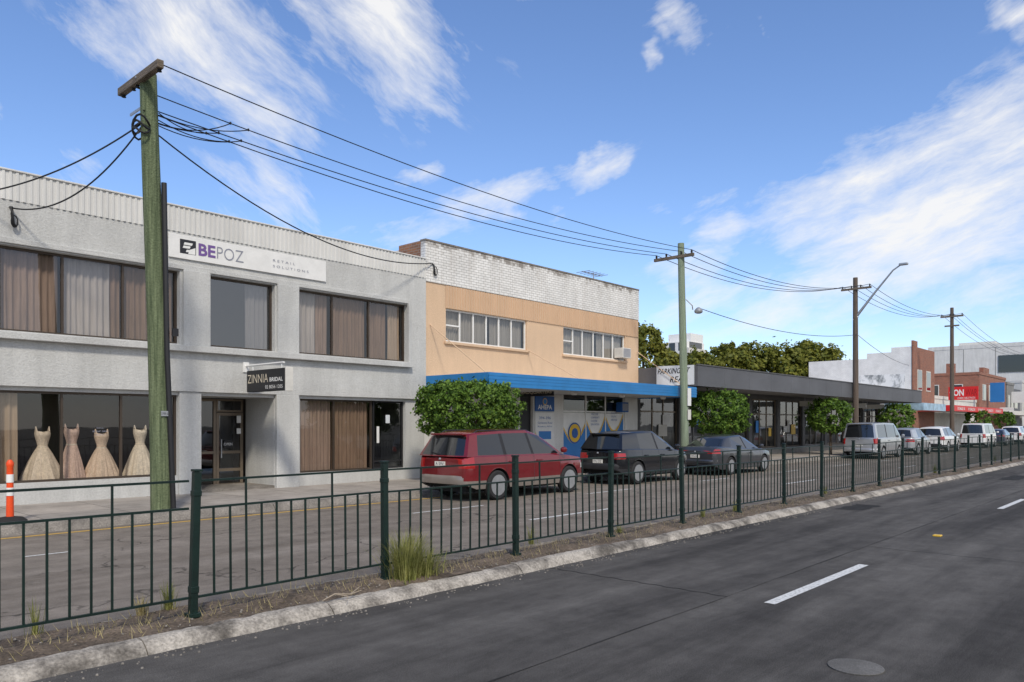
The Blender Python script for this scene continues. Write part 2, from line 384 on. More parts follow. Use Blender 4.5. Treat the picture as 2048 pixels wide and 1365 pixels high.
def window(parent,x0,x1,z0,z1,y,mull=(),rails=(),fw=.05,fd=.07,fm=None,gm=None,curts=(),name='window'):
    mb=MB(); mb.box(x0,x0+fw,y,y+fd,z0,z1); mb.box(x1-fw,x1,y,y+fd,z0,z1)
    xs=[x0]+list(mull)+[x1]
    mb.box(x0+fw,x1-fw,y+.001,y+fd,z1-fw,z1); mb.box(x0+fw,x1-fw,y+.001,y+fd,z0,z0+fw)
    for x in mull: mb.box(x-fw/2,x+fw/2,y+.003,y+fd,z0+fw,z1-fw)
    for i in range(len(xs)-1):
        for z in rails: mb.box(xs[i]+fw*.9,xs[i+1]-fw*.9,y+.005,y+fd-.003,z-fw/2,z+fw/2)
    o=obj(name,mb,fm,parent)
    obj('pane',MB().poly([(x0+.01,y+fd*.55,z0+.01),(x1-.01,y+fd*.55,z0+.01),(x1-.01,y+fd*.55,z1-.01),(x0+.01,y+fd*.55,z1-.01)]),gm,o)
    for (a,b,mt) in curts: curtain(o,a,b,z0+.02,z1-.02,y+fd+.09,mt)
    return o
def corrug(parent,x0,x1,z0,z1,y,mat,per=.16,d=.03,name='corrugated_cladding',ztop=None):
    pts=[]; x=x0
    while x<x1:
        for dx,dd in ((0,0),(.45,0),(.55,d),(.9,d)):
            xx=x+per*dx
            if xx<=x1: pts.append((xx,y-dd))
        x+=per
    pts.append((x1,y))
    return obj(name,MB().grid([[(a,b,z0),(a,b,z1)] for a,b in pts]),mat,parent)
# ------------------------------------------------------------ building one: grey two-storey
b1=empty('shop_building',(8,FY,.15),'pale grey rendered two-storey shop building with corrugated parapet and gowns in its window','building')
XL,XR=-6.0,16.1
def fx(px,Y=FY): return gX(px,Y)
uz0,uz1=3.80,5.57
U=[(XL+1,fx(356),uz0,uz1),(fx(417),fx(546),uz0,uz1),(fx(594),fx(811),uz0,uz1)]
gz0,gz1=.62,2.57
D0,D1=fx(402),fx(548)
G=[(XL+1,fx(356),gz0,gz1),(D0,D1,.16,gz1),(fx(600),fx(811),.52,gz1)]
mb=MB(); wall(mb,XL,XR,2.66,6.50,FY-.10,U,.28)
wall(mb,XL,XR,.1,2.66,FY,[G[0],G[2],G[1]],.2)
mb.poly([(XL,FY-.10,2.66),(XR,FY-.10,2.66),(XR,FY,2.66),(XL,FY,2.66)])
mb.poly([(XL,FY+.02,6.5),(XR,FY+.02,6.5),(XR,FY+.02,7.1),(XL,FY+.02,7.1)]); mb.poly([(XL,FY-.10,6.5),(XR,FY-.10,6.5),(XR,FY+.02,6.5),(XL,FY+.02,6.5)])
shell(mb,XL,XR,FY+.02,FY+11,.1,6.6)
mb.poly([(D0,FY,.16),(D0,FY+1.5,.16),(D0,FY+1.5,gz1),(D0,FY,gz1)]); mb.poly([(D1,FY+.2,.16),(D1,FY+1.5,.16),(D1,FY+1.5,gz1),(D1,FY+.2,gz1)])
mb.poly([(D0,FY,gz1+.002),(D1,FY,gz1+.002),(D1,FY+1.5,gz1+.002),(D0,FY+1.5,gz1+.002)])
obj('wall',mb,m_stucco,b1)
obj('roof',MB().poly([(XL,FY,6.6),(XR,FY,6.6),(XR,FY+11,6.6),(XL,FY+11,6.6)]),m_roof,b1)
mb=MB().box(XL+.02,XR-.02,FY+.3,FY+10.9,3.0,3.2); mb.poly([(XL,FY+2.2,.1),(D0-.3,FY+2.2,.1),(D0-.3,FY+2.2,3),(XL,FY+2.2,3)])
mb.poly([(XL,FY+3,3.2),(XR,FY+3,3.2),(XR,FY+3,6.5),(XL,FY+3,6.5)]); mb.poly([(D1,FY+2.2,.1),(XR,FY+2.2,.1),(XR,FY+2.2,3),(D1,FY+2.2,3)])
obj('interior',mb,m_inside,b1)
corrug(b1,XL,XR-.02,6.50,7.10,FY-.105,m_palemetal,.125,.022)
mb=MB().box(XL,XR,FY-.145,FY+.04,7.10,7.14); obj('parapet_capping',mb,m_palemetal,b1,bevel=.01)
mb=MB().box(XL,fx(815,FY-.1)+.1,FY-.26,FY-.101,3.62,3.77); obj('window_ledge',mb,m_stucco,b1,bevel=.012)
mb=MB().box(XL,fx(815,FY-.1)+.1,FY-.15,FY-.101,5.60,5.72); obj('window_head',mb,m_stucco,b1,bevel=.012)
mb=MB().box(fx(815,FY-.1)-.02,fx(815,FY-.1)+.1,FY-.2,FY-.102,3.772,5.598); obj('window_surround',mb,m_stucco,b1,bevel=.012)
for pa,pb in ((361,414),(549,591)):
    obj('pier',MB().box(fx(pa),fx(pb),FY-.2,FY-.101,3.772,5.598),m_stucco,b1,bevel=.015)
obj('pier',MB().box(fx(553,FY-.1),fx(598,FY-.1),FY-.12,FY-.001,.1,2.655),m_stucco,b1,bevel=.015)
obj('pier',MB().box(fx(357),fx(401),FY-.06,FY-.001,.1,2.655),m_stucco,b1,bevel=.015)
yu=FY+.06
window(b1,U[0][0],U[0][1],uz0,uz1,yu,[fx(-240),fx(-120),fx(2)-.02,fx(127),fx(248)],fm=m_bronze,gm=m_glass,curts=[(XL+1,fx(127)-.05,m_curt_mv),(fx(127)+.05,fx(226),m_sheer),(fx(226),fx(246),m_curt_br),(fx(250),fx(352),m_curt_br)])
window(b1,U[1][0],U[1][1],uz0,uz1,yu,[],fm=m_bronze,gm=m_glassu,curts=[(fx(497),fx(543),m_sheer)])
window(b1,U[2][0],U[2][1],uz0,uz1,yu,[fx(667),fx(740)],fm=m_bronze,gm=m_glass,curts=[(fx(600),fx(640),m_sheer),(fx(640),fx(664),m_curt_mv),(fx(670),fx(737),m_curt_br),(fx(742),fx(779),m_curt_br),(fx(783),fx(806),m_curt_tan)])
window(b1,G[0][0],G[0][1],gz0,gz1,FY+.1,[fx(-240),fx(-120),fx(2)-.02,fx(127),fx(246)],fm=m_bronze,gm=m_glass,curts=[(XL+1,fx(42),m_curt_tan)],name='display_window')
window(b1,G[2][0],fx(748),.52,gz1,FY+.1,[fx(672)],fm=m_bronze,gm=m_glass,curts=[(fx(606),fx(670),m_curt_mv),(fx(674),fx(746),m_curt_br)],name='display_window')
d=window(b1,fx(750),fx(810),.52,gz1,FY+.1,[],[.75],fm=m_black,gm=m_glassd,name='door')
obj('notice',MB().box(fx(757),fx(762),FY+.085,FY+.09,1.3,1.8),m_white,d)
obj('notice',MB().box(fx(775),fx(783),FY+.085,FY+.09,1.9,2.15),m_signgrey,d)
YB=FY+1.42
xa=D0+.02; xm=gX(432,YB); xb=gX(488,YB)
window(b1,xa,xm,.17,gz1-.02,YB,[],[1.1],.07,.06,m_bronzel,m_glassd,name='door')
dd=window(b1,xm+.01,D1-.12,.17,2.18,YB,[],[.62,1.1],.08,.06,m_bronzel,m_glassd,name='door')
obj('handle',MB().tube([(xm+.13,YB-.05,.95),(xm+.13,YB-.05,1.45)],.018),m_steel,dd)
obj('open_sign',MB().box(gX(447,YB),gX(464,YB),YB-.02,YB-.01,1.22,1.42),m_black,dd)
text('OPEN',(gX(455.5,YB),YB-.024,1.285),RX,UZ,.07,m_white,dd,center=True)
window(b1,xm+.01,D1-.12,2.20,gz1-.02,YB,[],[],.05,.06,m_bronzel,m_glassd,name='fanlight')
obj('notice',MB().box(D1-.32,D1-.2,YB-.03,YB-.022,1.9,2.1),m_white,dd); obj('notice',MB().box(D1-.32,D1-.2,YB-.03,YB-.022,1.6,1.75),m_white,dd)
obj('door_step',MB().box(D0,D1,FY-.02,FY+1.5,.1,.235),m_kerb2,b1)
obj('wall_vent',MB().box(fx(414),fx(428),FY+1.38,FY+1.41,2.3,2.45),m_offwhite,b1)
for i,s in enumerate(('find us','at our new','location')):
    text(s,(fx(200,FY+.1),FY+.095,1.76-.075*i),RX,UZ,.04,m_greyink,b1,name='window_lettering',center=True)
obj('display_floor',MB().box(XL+1,fx(356),FY+.25,FY+2.15,.3,.34),m_floor_in,b1)
obj('roof_vent',MB().lathe((gX(690,FY+2),FY+2,6.6),[(.22,0),(.22,.75),(.32,.8),(.32,.92),(0,1.0)],14),m_steel,b1,smooth=True)
def gown(px,mat,ht,wid,lab,ph):
    Y=FY+.58; x=gX(px,Y); zb=.34
    e=empty('wedding_gown',(x,Y,zb),lab,'gown','gowns in the display window')
    zs=[i/14 for i in range(15)]
    prof=[(.105+(wid-.105)*(1-t)**.85+.02*math.sin(t*3),ht*.715*t) for t in zs]
    def wb(a,z):
        k=max(0,1-z/(ht*.72)); return k*(.11*math.sin(8*a+ph+1.5*math.sin(2*a))+.06*math.sin(19*a+ph*3+z*2)+.03*math.sin(31*a))
    obj('skirt',MB().lathe((x,Y,zb),prof,120,wob=wb),mat,e,smooth=True,ang=80)
    mb=MB(); n=28; P=[]
    for (rx,ry,z) in ((.105,.085,.712),(.10,.082,.74),(.115,.09,.79),(.14,.105,.85),(.155,.125,.895),(.158,.125,.925),(.15,.10,.955)):
        P.append([(x+rx*math.cos(2*PI*k/n),Y+ry*math.sin(2*PI*k/n)*(1.12 if math.sin(2*PI*k/n)<0 and .86<z<.94 else 1),zb+ht*z+(.03*abs(math.cos(2*PI*k/n))**2-.02*(1 if abs(math.cos(2*PI*k/n))<.15 else 0) if z>.95 else 0)) for k in range(n+1)])
    obj('bodice',mb.grid(P),mat,e,smooth=True,ang=60)
    obj('waist_sash',MB().lathe((x,Y,zb),[(.108,ht*.70),(.112,ht*.71),(.108,ht*.73)],24),m_gown[3],e,smooth=True)
    for s in (-1,1): obj('strap',MB().tube([(x+s*.12,Y-.06,zb+ht*.955),(x+s*.13,Y,zb+ht*1.03),(x+s*.12,Y+.07,zb+ht*.95)],.014,6),mat,e,smooth=True)
gown(85,m_gown[0],1.42,.50,'wide ivory gown with full skirt, leftmost in the display window',.3)
gown(143,m_gown[1],1.48,.30,'narrow blush gown on mannequin, second from the left in the display window',1.9)
gown(203,m_gown[2],1.36,.46,'champagne ball gown in the middle of the display window',4.0)
gown(280,m_gown[3],1.45,.42,'pale cream gown beside the green timber pole, rightmost in the display window',5.2)
# sign on building one
x0,x1=fx(338,FY-.14),fx(652,FY-.14)
sg=empty('shop_sign',(x0,FY-.14,5.87),'long white sign board with dark logo and purple lettering above the grey facade windows','sign')
obj('board',MB().box(x0,x1,FY-.145,FY-.103,5.86,6.43),m_white,sg,bevel=.006)
ys=FY-.150
lx=fx(360,ys); lw=fx(392,ys)-lx
obj('logo',MB().box(lx,lx+lw,ys,ys+.004,5.99,6.33),m_ink,sg)
mb=MB()
for k,(a,b,c) in enumerate(((.22,.80,.80),(.16,.66,.56),(.36,.86,.30))):
    z=5.99+.34*c; mb.poly([(lx+lw*a,ys-.003,z-.06),(lx+lw*(b-.06),ys-.003,z-.06),(lx+lw*b,ys-.003,z),(lx+lw*(a+.06),ys-.003,z)])
obj('logo_mark',mb,m_white,sg)
obj('logo_mark',MB().poly([(lx+lw*.5,ys-.0025,5.995),(lx+lw*.96,ys-.0025,5.995),(lx+lw*.96,ys-.0025,6.16),(lx+lw*.62,ys-.0025,6.10)]),m_white,sg)
text('BE',(fx(397,ys),ys-.003,6.0),RX,UZ,.30,m_purple,sg,w=fx(431,ys)-fx(397,ys),bold=.03)
text('POZ',(fx(434,ys),ys-.003,6.0),RX,UZ,.30,m_greyink,sg,w=fx(487,ys)-fx(434,ys),bold=-.012)
text('RETAIL',(fx(546,ys),ys-.003,6.17),RX,UZ,.065,m_greyink,sg,w=fx(590,ys)-fx(546,ys),spacing=1.6)
text('SOLUTIONS',(fx(546,ys),ys-.003,6.02),RX,UZ,.065,m_greyink,sg,w=fx(617,ys)-fx(546,ys),spacing=1.6)
# blade sign
Xb=9.95; ya,yb=gY(500,Xb),gY(577,Xb)
sg=empty('hanging_sign',(Xb,FY-.1,2.7),'black hanging blade sign with pale lettering over the shop doorway','sign')
obj('board',MB().box(Xb-.09,Xb+.09,yb,ya,2.68,3.22),m_black,sg,bevel=.01)
obj('end_cap',MB().box(Xb-.1,Xb+.1,yb-.05,yb-.002,2.66,3.24),m_offwhite,sg,bevel=.01)
obj('bracket',MB().tube([(Xb,FY-.1,3.36),(Xb,yb+.2,3.36)],.025).tube([(Xb,ya-.15,3.36),(Xb,ya-.15,3.2)],.015).tube([(Xb,yb+.3,3.36),(Xb,yb+.3,3.2)],.015).box(Xb-.08,Xb+.08,FY-.13,FY-.102,3.2,3.46),m_white,sg)
text('ZINNIA',(Xb-.094,ya-.06,2.90),RNY,UZ,.21,m_gold,sg,w=(ya-yb)*.54,bold=-.008)
text('BRIDAL',(Xb-.094,ya-.06-(ya-yb)*.58,2.91),RNY,UZ,.1,m_white,sg,w=(ya-yb)*.33,bold=.02)
text('02 8056 1205',(Xb-.094,ya-(ya-yb)*.50,2.74),RNY,UZ,.085,m_white,sg,w=(ya-yb)*.44)
# ------------------------------------------------------------ building two: beige
b2=empty('shop_building',(22,FY,.15),'beige rendered two-storey building with white painted brick parapet and bright blue awning','building')
X0,X1=16.104,28.46
wz0,wz1=4.58,5.66
W1=(fx(890),fx(1052),wz0,wz1); W2=(fx(1125),fx(1249),wz0,wz1)
mb=MB(); wall(mb,X0,X1,3.3,6.42,FY-.04,[W1,W2],.16); shell(mb,X0,X1,FY-.04,FY+13,3.3,6.42); obj('wall',mb,m_beige,b2)
mb=MB(); a0=fx(1040); a1=fx(1066); q0=fx(1127); q1=fx(1250)
wall(mb,X0,X1,.1,3.3,FY,[(a0,a1,.16,2.9),(q0,q1,.45,3.15)],.2); shell(mb,X0,X1,FY+.02,FY+13,.1,3.3); obj('ground_floor_wall',mb,m_stucco_w,b2)
mb=MB().box(X0,X1,FY-.07,FY+.16,6.42,7.72); obj('parapet',mb,m_whitebrick,b2)
obj('parapet_capping',MB().box(X0-.01,X1+.01,FY-.09,FY+.18,7.72,7.77),m_kerb2,b2)
obj('parapet_return',MB().box(X0,X0+.24,FY+.162,FY+1.25,6.42,7.74),m_brownbrick,b2)
obj('side_parapet',MB().box(X0,X0+.24,FY+1.252,FY+9,6.42,7.6),m_offwhite,b2)
obj('roof',MB().poly([(X0,FY,6.43),(X1,FY,6.43),(X1,FY+13,6.43),(X0,FY+13,6.43)]),m_roof,b2)
corrug(b2,W1[0]-.02,X1-.03,wz1+.005,6.40,FY-.055,m_beigemetal,.12,.03)
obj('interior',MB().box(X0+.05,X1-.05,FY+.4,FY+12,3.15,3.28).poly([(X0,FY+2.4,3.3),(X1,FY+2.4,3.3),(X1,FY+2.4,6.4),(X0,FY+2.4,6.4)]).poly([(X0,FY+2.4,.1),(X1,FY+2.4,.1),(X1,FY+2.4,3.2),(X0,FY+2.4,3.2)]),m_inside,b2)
for w,pxs in ((W1,(921,948,974,999,1024)),(W2,(1147,1166,1188,1208,1227))):
    wd=window(b2,w[0],w[1],wz0,wz1,FY+.03,[fx(p) for p in pxs],[],.055,.06,m_white,m_glass,curts=[(w[0]+.1,w[0]+(w[1]-w[0])*.5,m_blind),(w[0]+(w[1]-w[0])*.56,w[1]-.1,m_blind)])
    s=obj('rail',MB().box(w[0]+.06,fx(pxs[0])-.03,FY+.028,FY+.085,5.1,5.15),m_white,wd)
    obj('window_sill',MB().box(w[0]-.08,w[1]+.08,FY-.12,FY-.041,wz0-.09,wz0-.005),m_beige,b2,bevel=.01)
ac=empty('air_conditioner',(fx(1238),FY-.3,4.68),'white box air conditioner in the upper right window of the beige building','air conditioner')
obj('casing',MB().box(fx(1229),fx(1229)+.62,FY-.42,FY+.02,4.66,5.08),m_offwhite,ac,bevel=.015)
mb=MB()
for k in range(7): mb.box(fx(1229)+.05,fx(1229)+.57,FY-.43,FY-.421,4.71+.05*k,4.735+.05*k)
obj('grille',mb,m_greyink,ac)
AY=15.54
aw=obj('awning',MB().box(X0+.03,X1,AY+.03,FY-.05,3.02,3.34),m_soffit,b2)
obj('fascia',MB().box(X0+.02,X1+.01,AY,AY+.028,2.98,3.40).box(X0+.0,X0+.028,AY+.03,FY-.06,2.98,3.40).box(X1-.018,X1+.012,AY+.03,FY-.06,2.98,3.40),m_bluefascia,aw,bevel=.006)
mb=MB()
for z in (3.10,3.2,3.3): mb.box(X0,X1+.02,AY-.008,AY-.0005,z,z+.05)
obj('fascia_moulding',mb,m_bluefascia,aw)
for px,py in ((858,650),(1052,700),(1277,705)):
    x=min(fx(px),X1-.1); z=gz(px,py,FY); mb=MB().tube([(x,FY-.05,z),(min(x+.2,X1-.1),AY+.4,3.36)],.016,6)
    obj('stay_rod',mb,m_beige,b2)
for k in range(4):
    obj('awning_light',MB().lathe((18.5+3*k,AY+1.0,2.9),[(.09,0),(.12,.06),(.12,.118)],14),m_white,aw,smooth=True)
sg=empty('hanging_sign',(fx(1070),FY-1.2,2.6),'narrow black sign with pale capitals hanging under the blue awning','sign')
Xs=20.7; ya,yb=gY(1036,Xs),gY(1107,Xs)
zt=gz(1070,778,(ya+yb)/2); zb_=gz(1070,793,(ya+yb)/2)
obj('board',MB().box(Xs-.03,Xs+.03,yb,ya,zb_,zt),m_black,sg)
text('HEADQUARTERS',(Xs-.034,ya-.06,zb_+.07),RNY,UZ,(zt-zb_)-.14,m_gold,sg,w=(ya-yb)-.12,bold=.01)
obj('hanger',MB().tube([(Xs,ya-.3,zt),(Xs,ya-.3,3.02)],.012,6).tube([(Xs,yb+.3,zt),(Xs,yb+.3,3.02)],.012,6),m_steel,sg)
sg=empty('shop_sign',(fx(1086),FY-.03,2.2),'blue panel with white capitals and round emblem beside the entrance','sign')
pa,pb=fx(1069),fx(1107); z0=gz(1088,823,FY); z1=gz(1088,793,FY)
obj('board',MB().box(pa,pb,FY-.04,FY-.003,z0,z1),m_bluesign,sg)
text('AHEPA',((pa+pb)/2-(pb-pa)*.37,FY-.045,z0+.07),RX,UZ,.17,m_white,sg,w=(pb-pa)*.74,bold=.02)
obj('emblem',MB().lathe(((pa+pb)/2,FY-.044,z1-.2),[(.13,0),(.13,.003)],24,axis='y'),m_yellow,sg)
obj('emblem',MB().lathe(((pa+pb)/2,FY-.050,z1-.2),[(.10,0),(.10,.003)],24,axis='y'),m_bluew,sg)
sg=empty('poster',(fx(1086),FY-.03,.6),'tall white poster with blue text and blue and yellow swoosh beside the entrance','poster')
z1=z0-.05; z0=.45
obj('board',MB().box(pa,pb,FY-.04,FY-.003,z0,z1),m_white,sg)
text('394-396',((pa+pb)/2-.34,FY-.045,z1-.25),RX,UZ,.1,m_bluesign,sg,w=.68)
for k,s in enumerate(('Gardeners Road','Rosebery NSW')): text(s,((pa+pb)/2-.42,FY-.045,z1-.42-.15*k),RX,UZ,.075,m_bluesign,sg,w=.84)
def swoosh(parent,x0,x1,z0,f,g,mat,y,name='swoosh'):
    n=16; top=[(x0+(x1-x0)*i/n,y,z0+f(i/n)) for i in range(n+1)]; bot=[(x0+(x1-x0)*i/n,y,z0+g(i/n)) for i in range(n+1)]
    obj(name,MB().grid([bot,top]),mat,parent)
swoosh(sg,pa+.005,pb-.005,z0,lambda t:1.15-.80*t**.6,lambda t:.05,m_yellow,FY-.045)
swoosh(sg,pa+.005,pb-.005,z0,lambda t:1.0-.74*t**.6,lambda t:.02,m_bluew,FY-.049)
obj('emblem',MB().box(pa+.2,pb-.2,FY-.047,FY-.043,z1-1.0,z1-.70),m_bluew,sg)
tz=gz(1190,824,FY)
wd=window(b2,q0,q1,.45,3.13,FY+.05,[q0+(q1-q0)*.36,q0+(q1-q0)*.68],[tz],.06,.06,m_white,m_glassd,name='shop_window')
yg=FY+.066
n3=[(q0+.07,q0+(q1-q0)*.36-.04),(q0+(q1-q0)*.36+.04,q0+(q1-q0)*.68-.04),(q0+(q1-q0)*.68+.04,q1-.07)]
for i,(xa_,xb_) in enumerate(n3):
    obj('window_graphic',MB().poly([(xa_,yg+.01,.52),(xb_,yg+.01,.52),(xb_,yg+.01,tz-.05),(xa_,yg+.01,tz-.05)]),m_white,wd)
    dp=.85 if i==1 else .75; tp=(1.45,1.75,1.85)[i]
    swoosh(wd,xa_,xb_,.52,lambda t,i=i:tp-dp*math.sin(PI*(t*.9+.08)),lambda t:.0,m_yellow,yg-.006,'window_graphic')
    swoosh(wd,xa_,xb_,.52,lambda t,i=i:tp-.13-dp*.98*math.sin(PI*(t*.9+.08)),lambda t:.0,m_bluew,yg-.010,'window_graphic')
cx=n3[0][0]+.5*(n3[0][1]-n3[0][0])
for r,mt,dy in ((.42,m_bluesign,-.016),(.36,m_yellow,-.022),(.2,m_bluesign,-.028)):
    obj('window_emblem',MB().lathe((cx,yg+dy,1.52),[(r,0),(r,.004)],32,axis='y'),mt,wd)
for k in range(4): text(('WELCOME','COMMUNITY','CULTURE','EDUCATION')[k],(n3[1][0]+.3,yg-.014,2.25-.14*k),RX,UZ,.07,m_bluesign,wd)
for k in range(3): text(('FAMILY','YOUTH','HERITAGE')[k],(n3[2][0]+.35,yg-.014,2.3-.14*k),RX,UZ,.07,m_bluesign,wd)
obj('door',MB().box(a0,a1,FY+.12,FY+.16,.16,2.9),m_black,b2)
ac=empty('air_conditioner',(fx(1240),FY-.2,2.3),'dark blue box air conditioner above the shopfront of the beige building','air conditioner')
zq=gz(1240,825,FY)
obj('casing',MB().box(fx(1232),fx(1232)+.5,FY-.3,FY-.001,zq,zq+.42),m_bluesign,ac,bevel=.01)
obj('grille',MB().box(fx(1232)+.05,fx(1232)+.45,FY-.31,FY-.301,zq+.06,zq+.36),m_greyink,ac)
Xa=gX(1187,FY+3); t=empty('tv_antenna',(Xa,FY+3,6.43),'thin metal television antenna on the beige building roof','antenna')
obj('mast',MB().tube([(Xa,FY+3,6.43),(Xa,FY+3,9.05)],.022,6),m_greyink,t)
mb=MB().tube([(Xa-.9,FY+3,8.98),(Xa+.7,FY+3,8.98)],.018,6)
for k in range(6): mb.tube([(Xa-.8+.28*k,FY+2.6,8.98),(Xa-.8+.28*k,FY+3.4,8.98)],.014,5)
obj('boom',mb,m_greyink,t)
# ------------------------------------------------------------ building three: long charcoal row
b3=empty('shop_building',(45,FY,.15),'long single-storey row of shops with dark charcoal awning fascia','building')
X2=62.2; Xs3=28.48
mb=MB(); ops=[]; nb=9; bw=(X2-Xs3)/nb
for k in range(nb): ops.append((Xs3+bw*k+.2,Xs3+bw*(k+1)-.2,.55,3.3))
wall(mb,Xs3,X2,.1,3.52,FY,ops,.25); shell(mb,Xs3,X2,FY,FY+14,.1,3.9); obj('wall',mb,m_darkgrey,b3)
obj('stall_riser',MB().box(Xs3+.01,X2-.01,FY-.04,FY-.002,.1,.54),m_midgrey,b3)
obj('roof',MB().poly([(Xs3,FY,3.9),(X2,FY,3.9),(X2,FY+14,3.9),(Xs3,FY+14,3.9)]),m_roof,b3)
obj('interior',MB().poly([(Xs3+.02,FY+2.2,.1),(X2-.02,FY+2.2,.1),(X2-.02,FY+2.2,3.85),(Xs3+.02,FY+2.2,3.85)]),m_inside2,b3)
aw=obj('awning',MB().box(Xs3+.03,X2-.03,15.53,FY-.002,3.54,3.74),m_soffd,b3)
mb=MB(); n=14
for k in range(n):
    xa_=Xs3+(X2-Xs3)*k/n; xb_=Xs3+(X2-Xs3)*(k+1)/n; mb.box(xa_+.006,xb_-.006,15.5,15.528,3.46,4.32)
mb.box(Xs3-.005,Xs3+.028,15.53,FY+.4,3.46,4.32); mb.box(X2-.028,X2,15.53,FY,3.46,4.32)
obj('fascia',mb,m_charcoal,aw)
obj('fascia_capping',MB().box(Xs3-.02,X2+.02,15.47,15.56,4.322,4.37),m_darkgrey,aw)
for k,o in enumerate(ops):
    cts=[]
    if k in (0,3,5): cts=[(o[0]+.1,o[0]+(o[1]-o[0])*.34,m_blind)]
    if k in (2,6,7): cts=[(o[0]+(o[1]-o[0])*.66,o[1]-.1,m_blind)]
    w=window(b3,o[0],o[1],.55,3.28,FY+.12,[o[0]+(o[1]-o[0])*.36,o[0]+(o[1]-o[0])*.64],[2.45],.07,.06,m_bronzel if k in (0,3,6) else (m_midgrey if k%2 else m_bronze),m_glassd,cts,name='shop_window')
    for q in range(3 if k in (1,2,4,5) else 2):
        xx=o[0]+random.uniform(.3,2.4); zz=random.uniform(1.0,1.9)
        obj('notice',MB().box(xx,xx+random.uniform(.3,.8),FY+.105-.01*q,FY+.112-.01*q,zz,zz+random.uniform(.3,.7)),[m_white,m_offwhite,m_signgrey,m_bluew,m_yellow][(k+q)%5],w)
for k in (1,4,6,7):
    x=Xs3+bw*k+1.6; sgn=empty('under_awning_sign',(x,17,2.9),['white light box sign hanging under the charcoal awning by the second ball tree','pale sign panel hanging midway under the charcoal awning','white sign panel hanging under the charcoal awning beside the street lamp pole','small white sign hanging at the far end of the charcoal awning'][(1,4,6,7).index(k)],'sign','signs under the charcoal awning')
    obj('board',MB().box(x-.06,x+.06,16.4,17.8,2.95,3.25),m_offwhite,sgn); obj('hanger',MB().tube([(x,16.6,3.25),(x,16.6,3.54)],.012,5).tube([(x,17.5,3.25),(x,17.5,3.54)],.012,5),m_steel,sgn)
Xp=Xs3-.04; ya,yb=gY(1313,Xp),gY(1388,Xp)
sg=empty('parking_sign',(Xp,(ya+yb)/2,3.5),'white board with slanted black hand-painted capitals on the charcoal awning end','sign')
obj('board',MB().poly([(Xp,ya,3.50),(Xp,yb,3.52),(Xp,yb,4.33),(Xp,ya,4.36)]).poly([(Xp+.03,ya,3.50),(Xp+.03,yb,3.52),(Xp+.03,yb,4.33),(Xp+.03,ya,4.36)]),m_signgrey,sg)
text('PARKING AT',(Xp-.004,ya-.05,4.01),RNY,(0,-.28,1),.23,m_ink,sg,w=(ya-yb)*.84,bold=.015)
text('REAR',(Xp-.004,ya-(ya-yb)*.36,3.64),RNY,(0,-.28,1),.25,m_ink,sg,w=(ya-yb)*.46,bold=.015)
# ------------------------------------------------------------ farther shops
def simple_building(x0,x1,y0,y1,h,wm,label,name='shop_building',wins=(),par=.3,z0=0):
    e=empty(name,((x0+x1)/2,(y0+y1)/2,z0),label,'building')
    obj('wall',MB().box(x0,x1,y0,y1,z0,h),wm,e)
    obj('parapet',MB().box(x0-.06,x1+.06,y0-.06,y1+.06,h+.002,h+par),wm,e)
    for (a,b,c,dd_,face) in wins:
        if face=='front': f=MB().box(a,b,y0-.05,y0-.002,c,dd_); g=MB().box(a+.08,b-.08,y0-.06,y0-.051,c+.08,dd_-.08)
        else: f=MB().box(x0-.05,x0-.002,a,b,c,dd_); g=MB().box(x0-.06,x0-.051,a+.08,b-.08,c+.08,dd_-.08)
        w=obj('window',f,m_offwhite,e); obj('pane',g,m_carglass,w)
    return e
def paintmat(name,c,metal=.3,rough=.3):
    m,nt,out=newmat(name); g=mrange(nt,noise(nt,coords(nt),5,3,.6),.3,.7,.9,1.06)
    col=mixc(nt,1.0,c,grey(nt,g),'MULTIPLY')
    finish(nt,out,col,rough,None,metal=metal,coat=.8); return m
m_carglass=paintmat('dark_glass',(.012,.014,.016),0,.08)
XW=70.7
e=empty('shop_building',(74,22,0),'tall whitewashed brick building with stepped side wall and faded mural beyond the charcoal awning','building')
obj('wall',MB().box(XW,77.4,FY,27.1,0,7.0),m_whitewall,e)
obj('stepped_parapet',MB().box(XW-.002,XW+.3,FY,FY+1.6,7.002,8.5).box(XW-.002,XW+.3,FY+1.602,FY+3.6,7.002,8.1).box(XW-.002,XW+.3,FY+3.602,27.1,7.002,7.65),m_whitewall,e)
obj('brick_front',MB().box(XW-.07,77.45,FY-.16,FY-.062,.1,8.5).box(XW-.07,XW+1.2,FY-.158,FY-.002,8.502,9.0),m_redbrick,e)
for a in (71.8,74.6): 
    w=obj('window',MB().box(a,a+1.4,FY-.2,FY-.161,4.8,6.6),m_offwhite,e); obj('pane',MB().box(a+.1,a+1.3,FY-.21,FY-.2005,4.9,6.5),m_carglass,w)
m_mural=M('faded_mural',(.42,.45,.46),.8,.5,1.4,(1,1,.6),col2=(.74,.74,.73),lo=.42,hi=.55)
obj('mural',MB().box(XW-.02,XW-.003,FY+.5,FY+4.2,4.6,6.2),m_mural,e)
simple_building(63.5,70.6,FY,26,4.2,m_offwhite,'low cream shop with blue and white awning past the charcoal row')
bl=empty('shop_awning',(66,16.5,3.0),'pale blue and white awning between the charcoal row and the red shop','awning')
obj('canopy',MB().box(63,69.5,15.6,FY-.07,3.0,3.2),m_soffit,bl); obj('fascia',MB().box(63,69.5,15.55,15.598,2.95,3.5).box(62.95,62.998,15.6,FY-.1,2.95,3.5),M('pale_blue_fascia',(.35,.5,.62),.5,.3,2),bl)
simple_building(77.5,97,FY+.3,27,4.3,m_offwhite,'low shop behind the red awning')
ra=empty('shop_awning',(80,16.5,3.0),'long bright red shop awning with white lettering','awning')
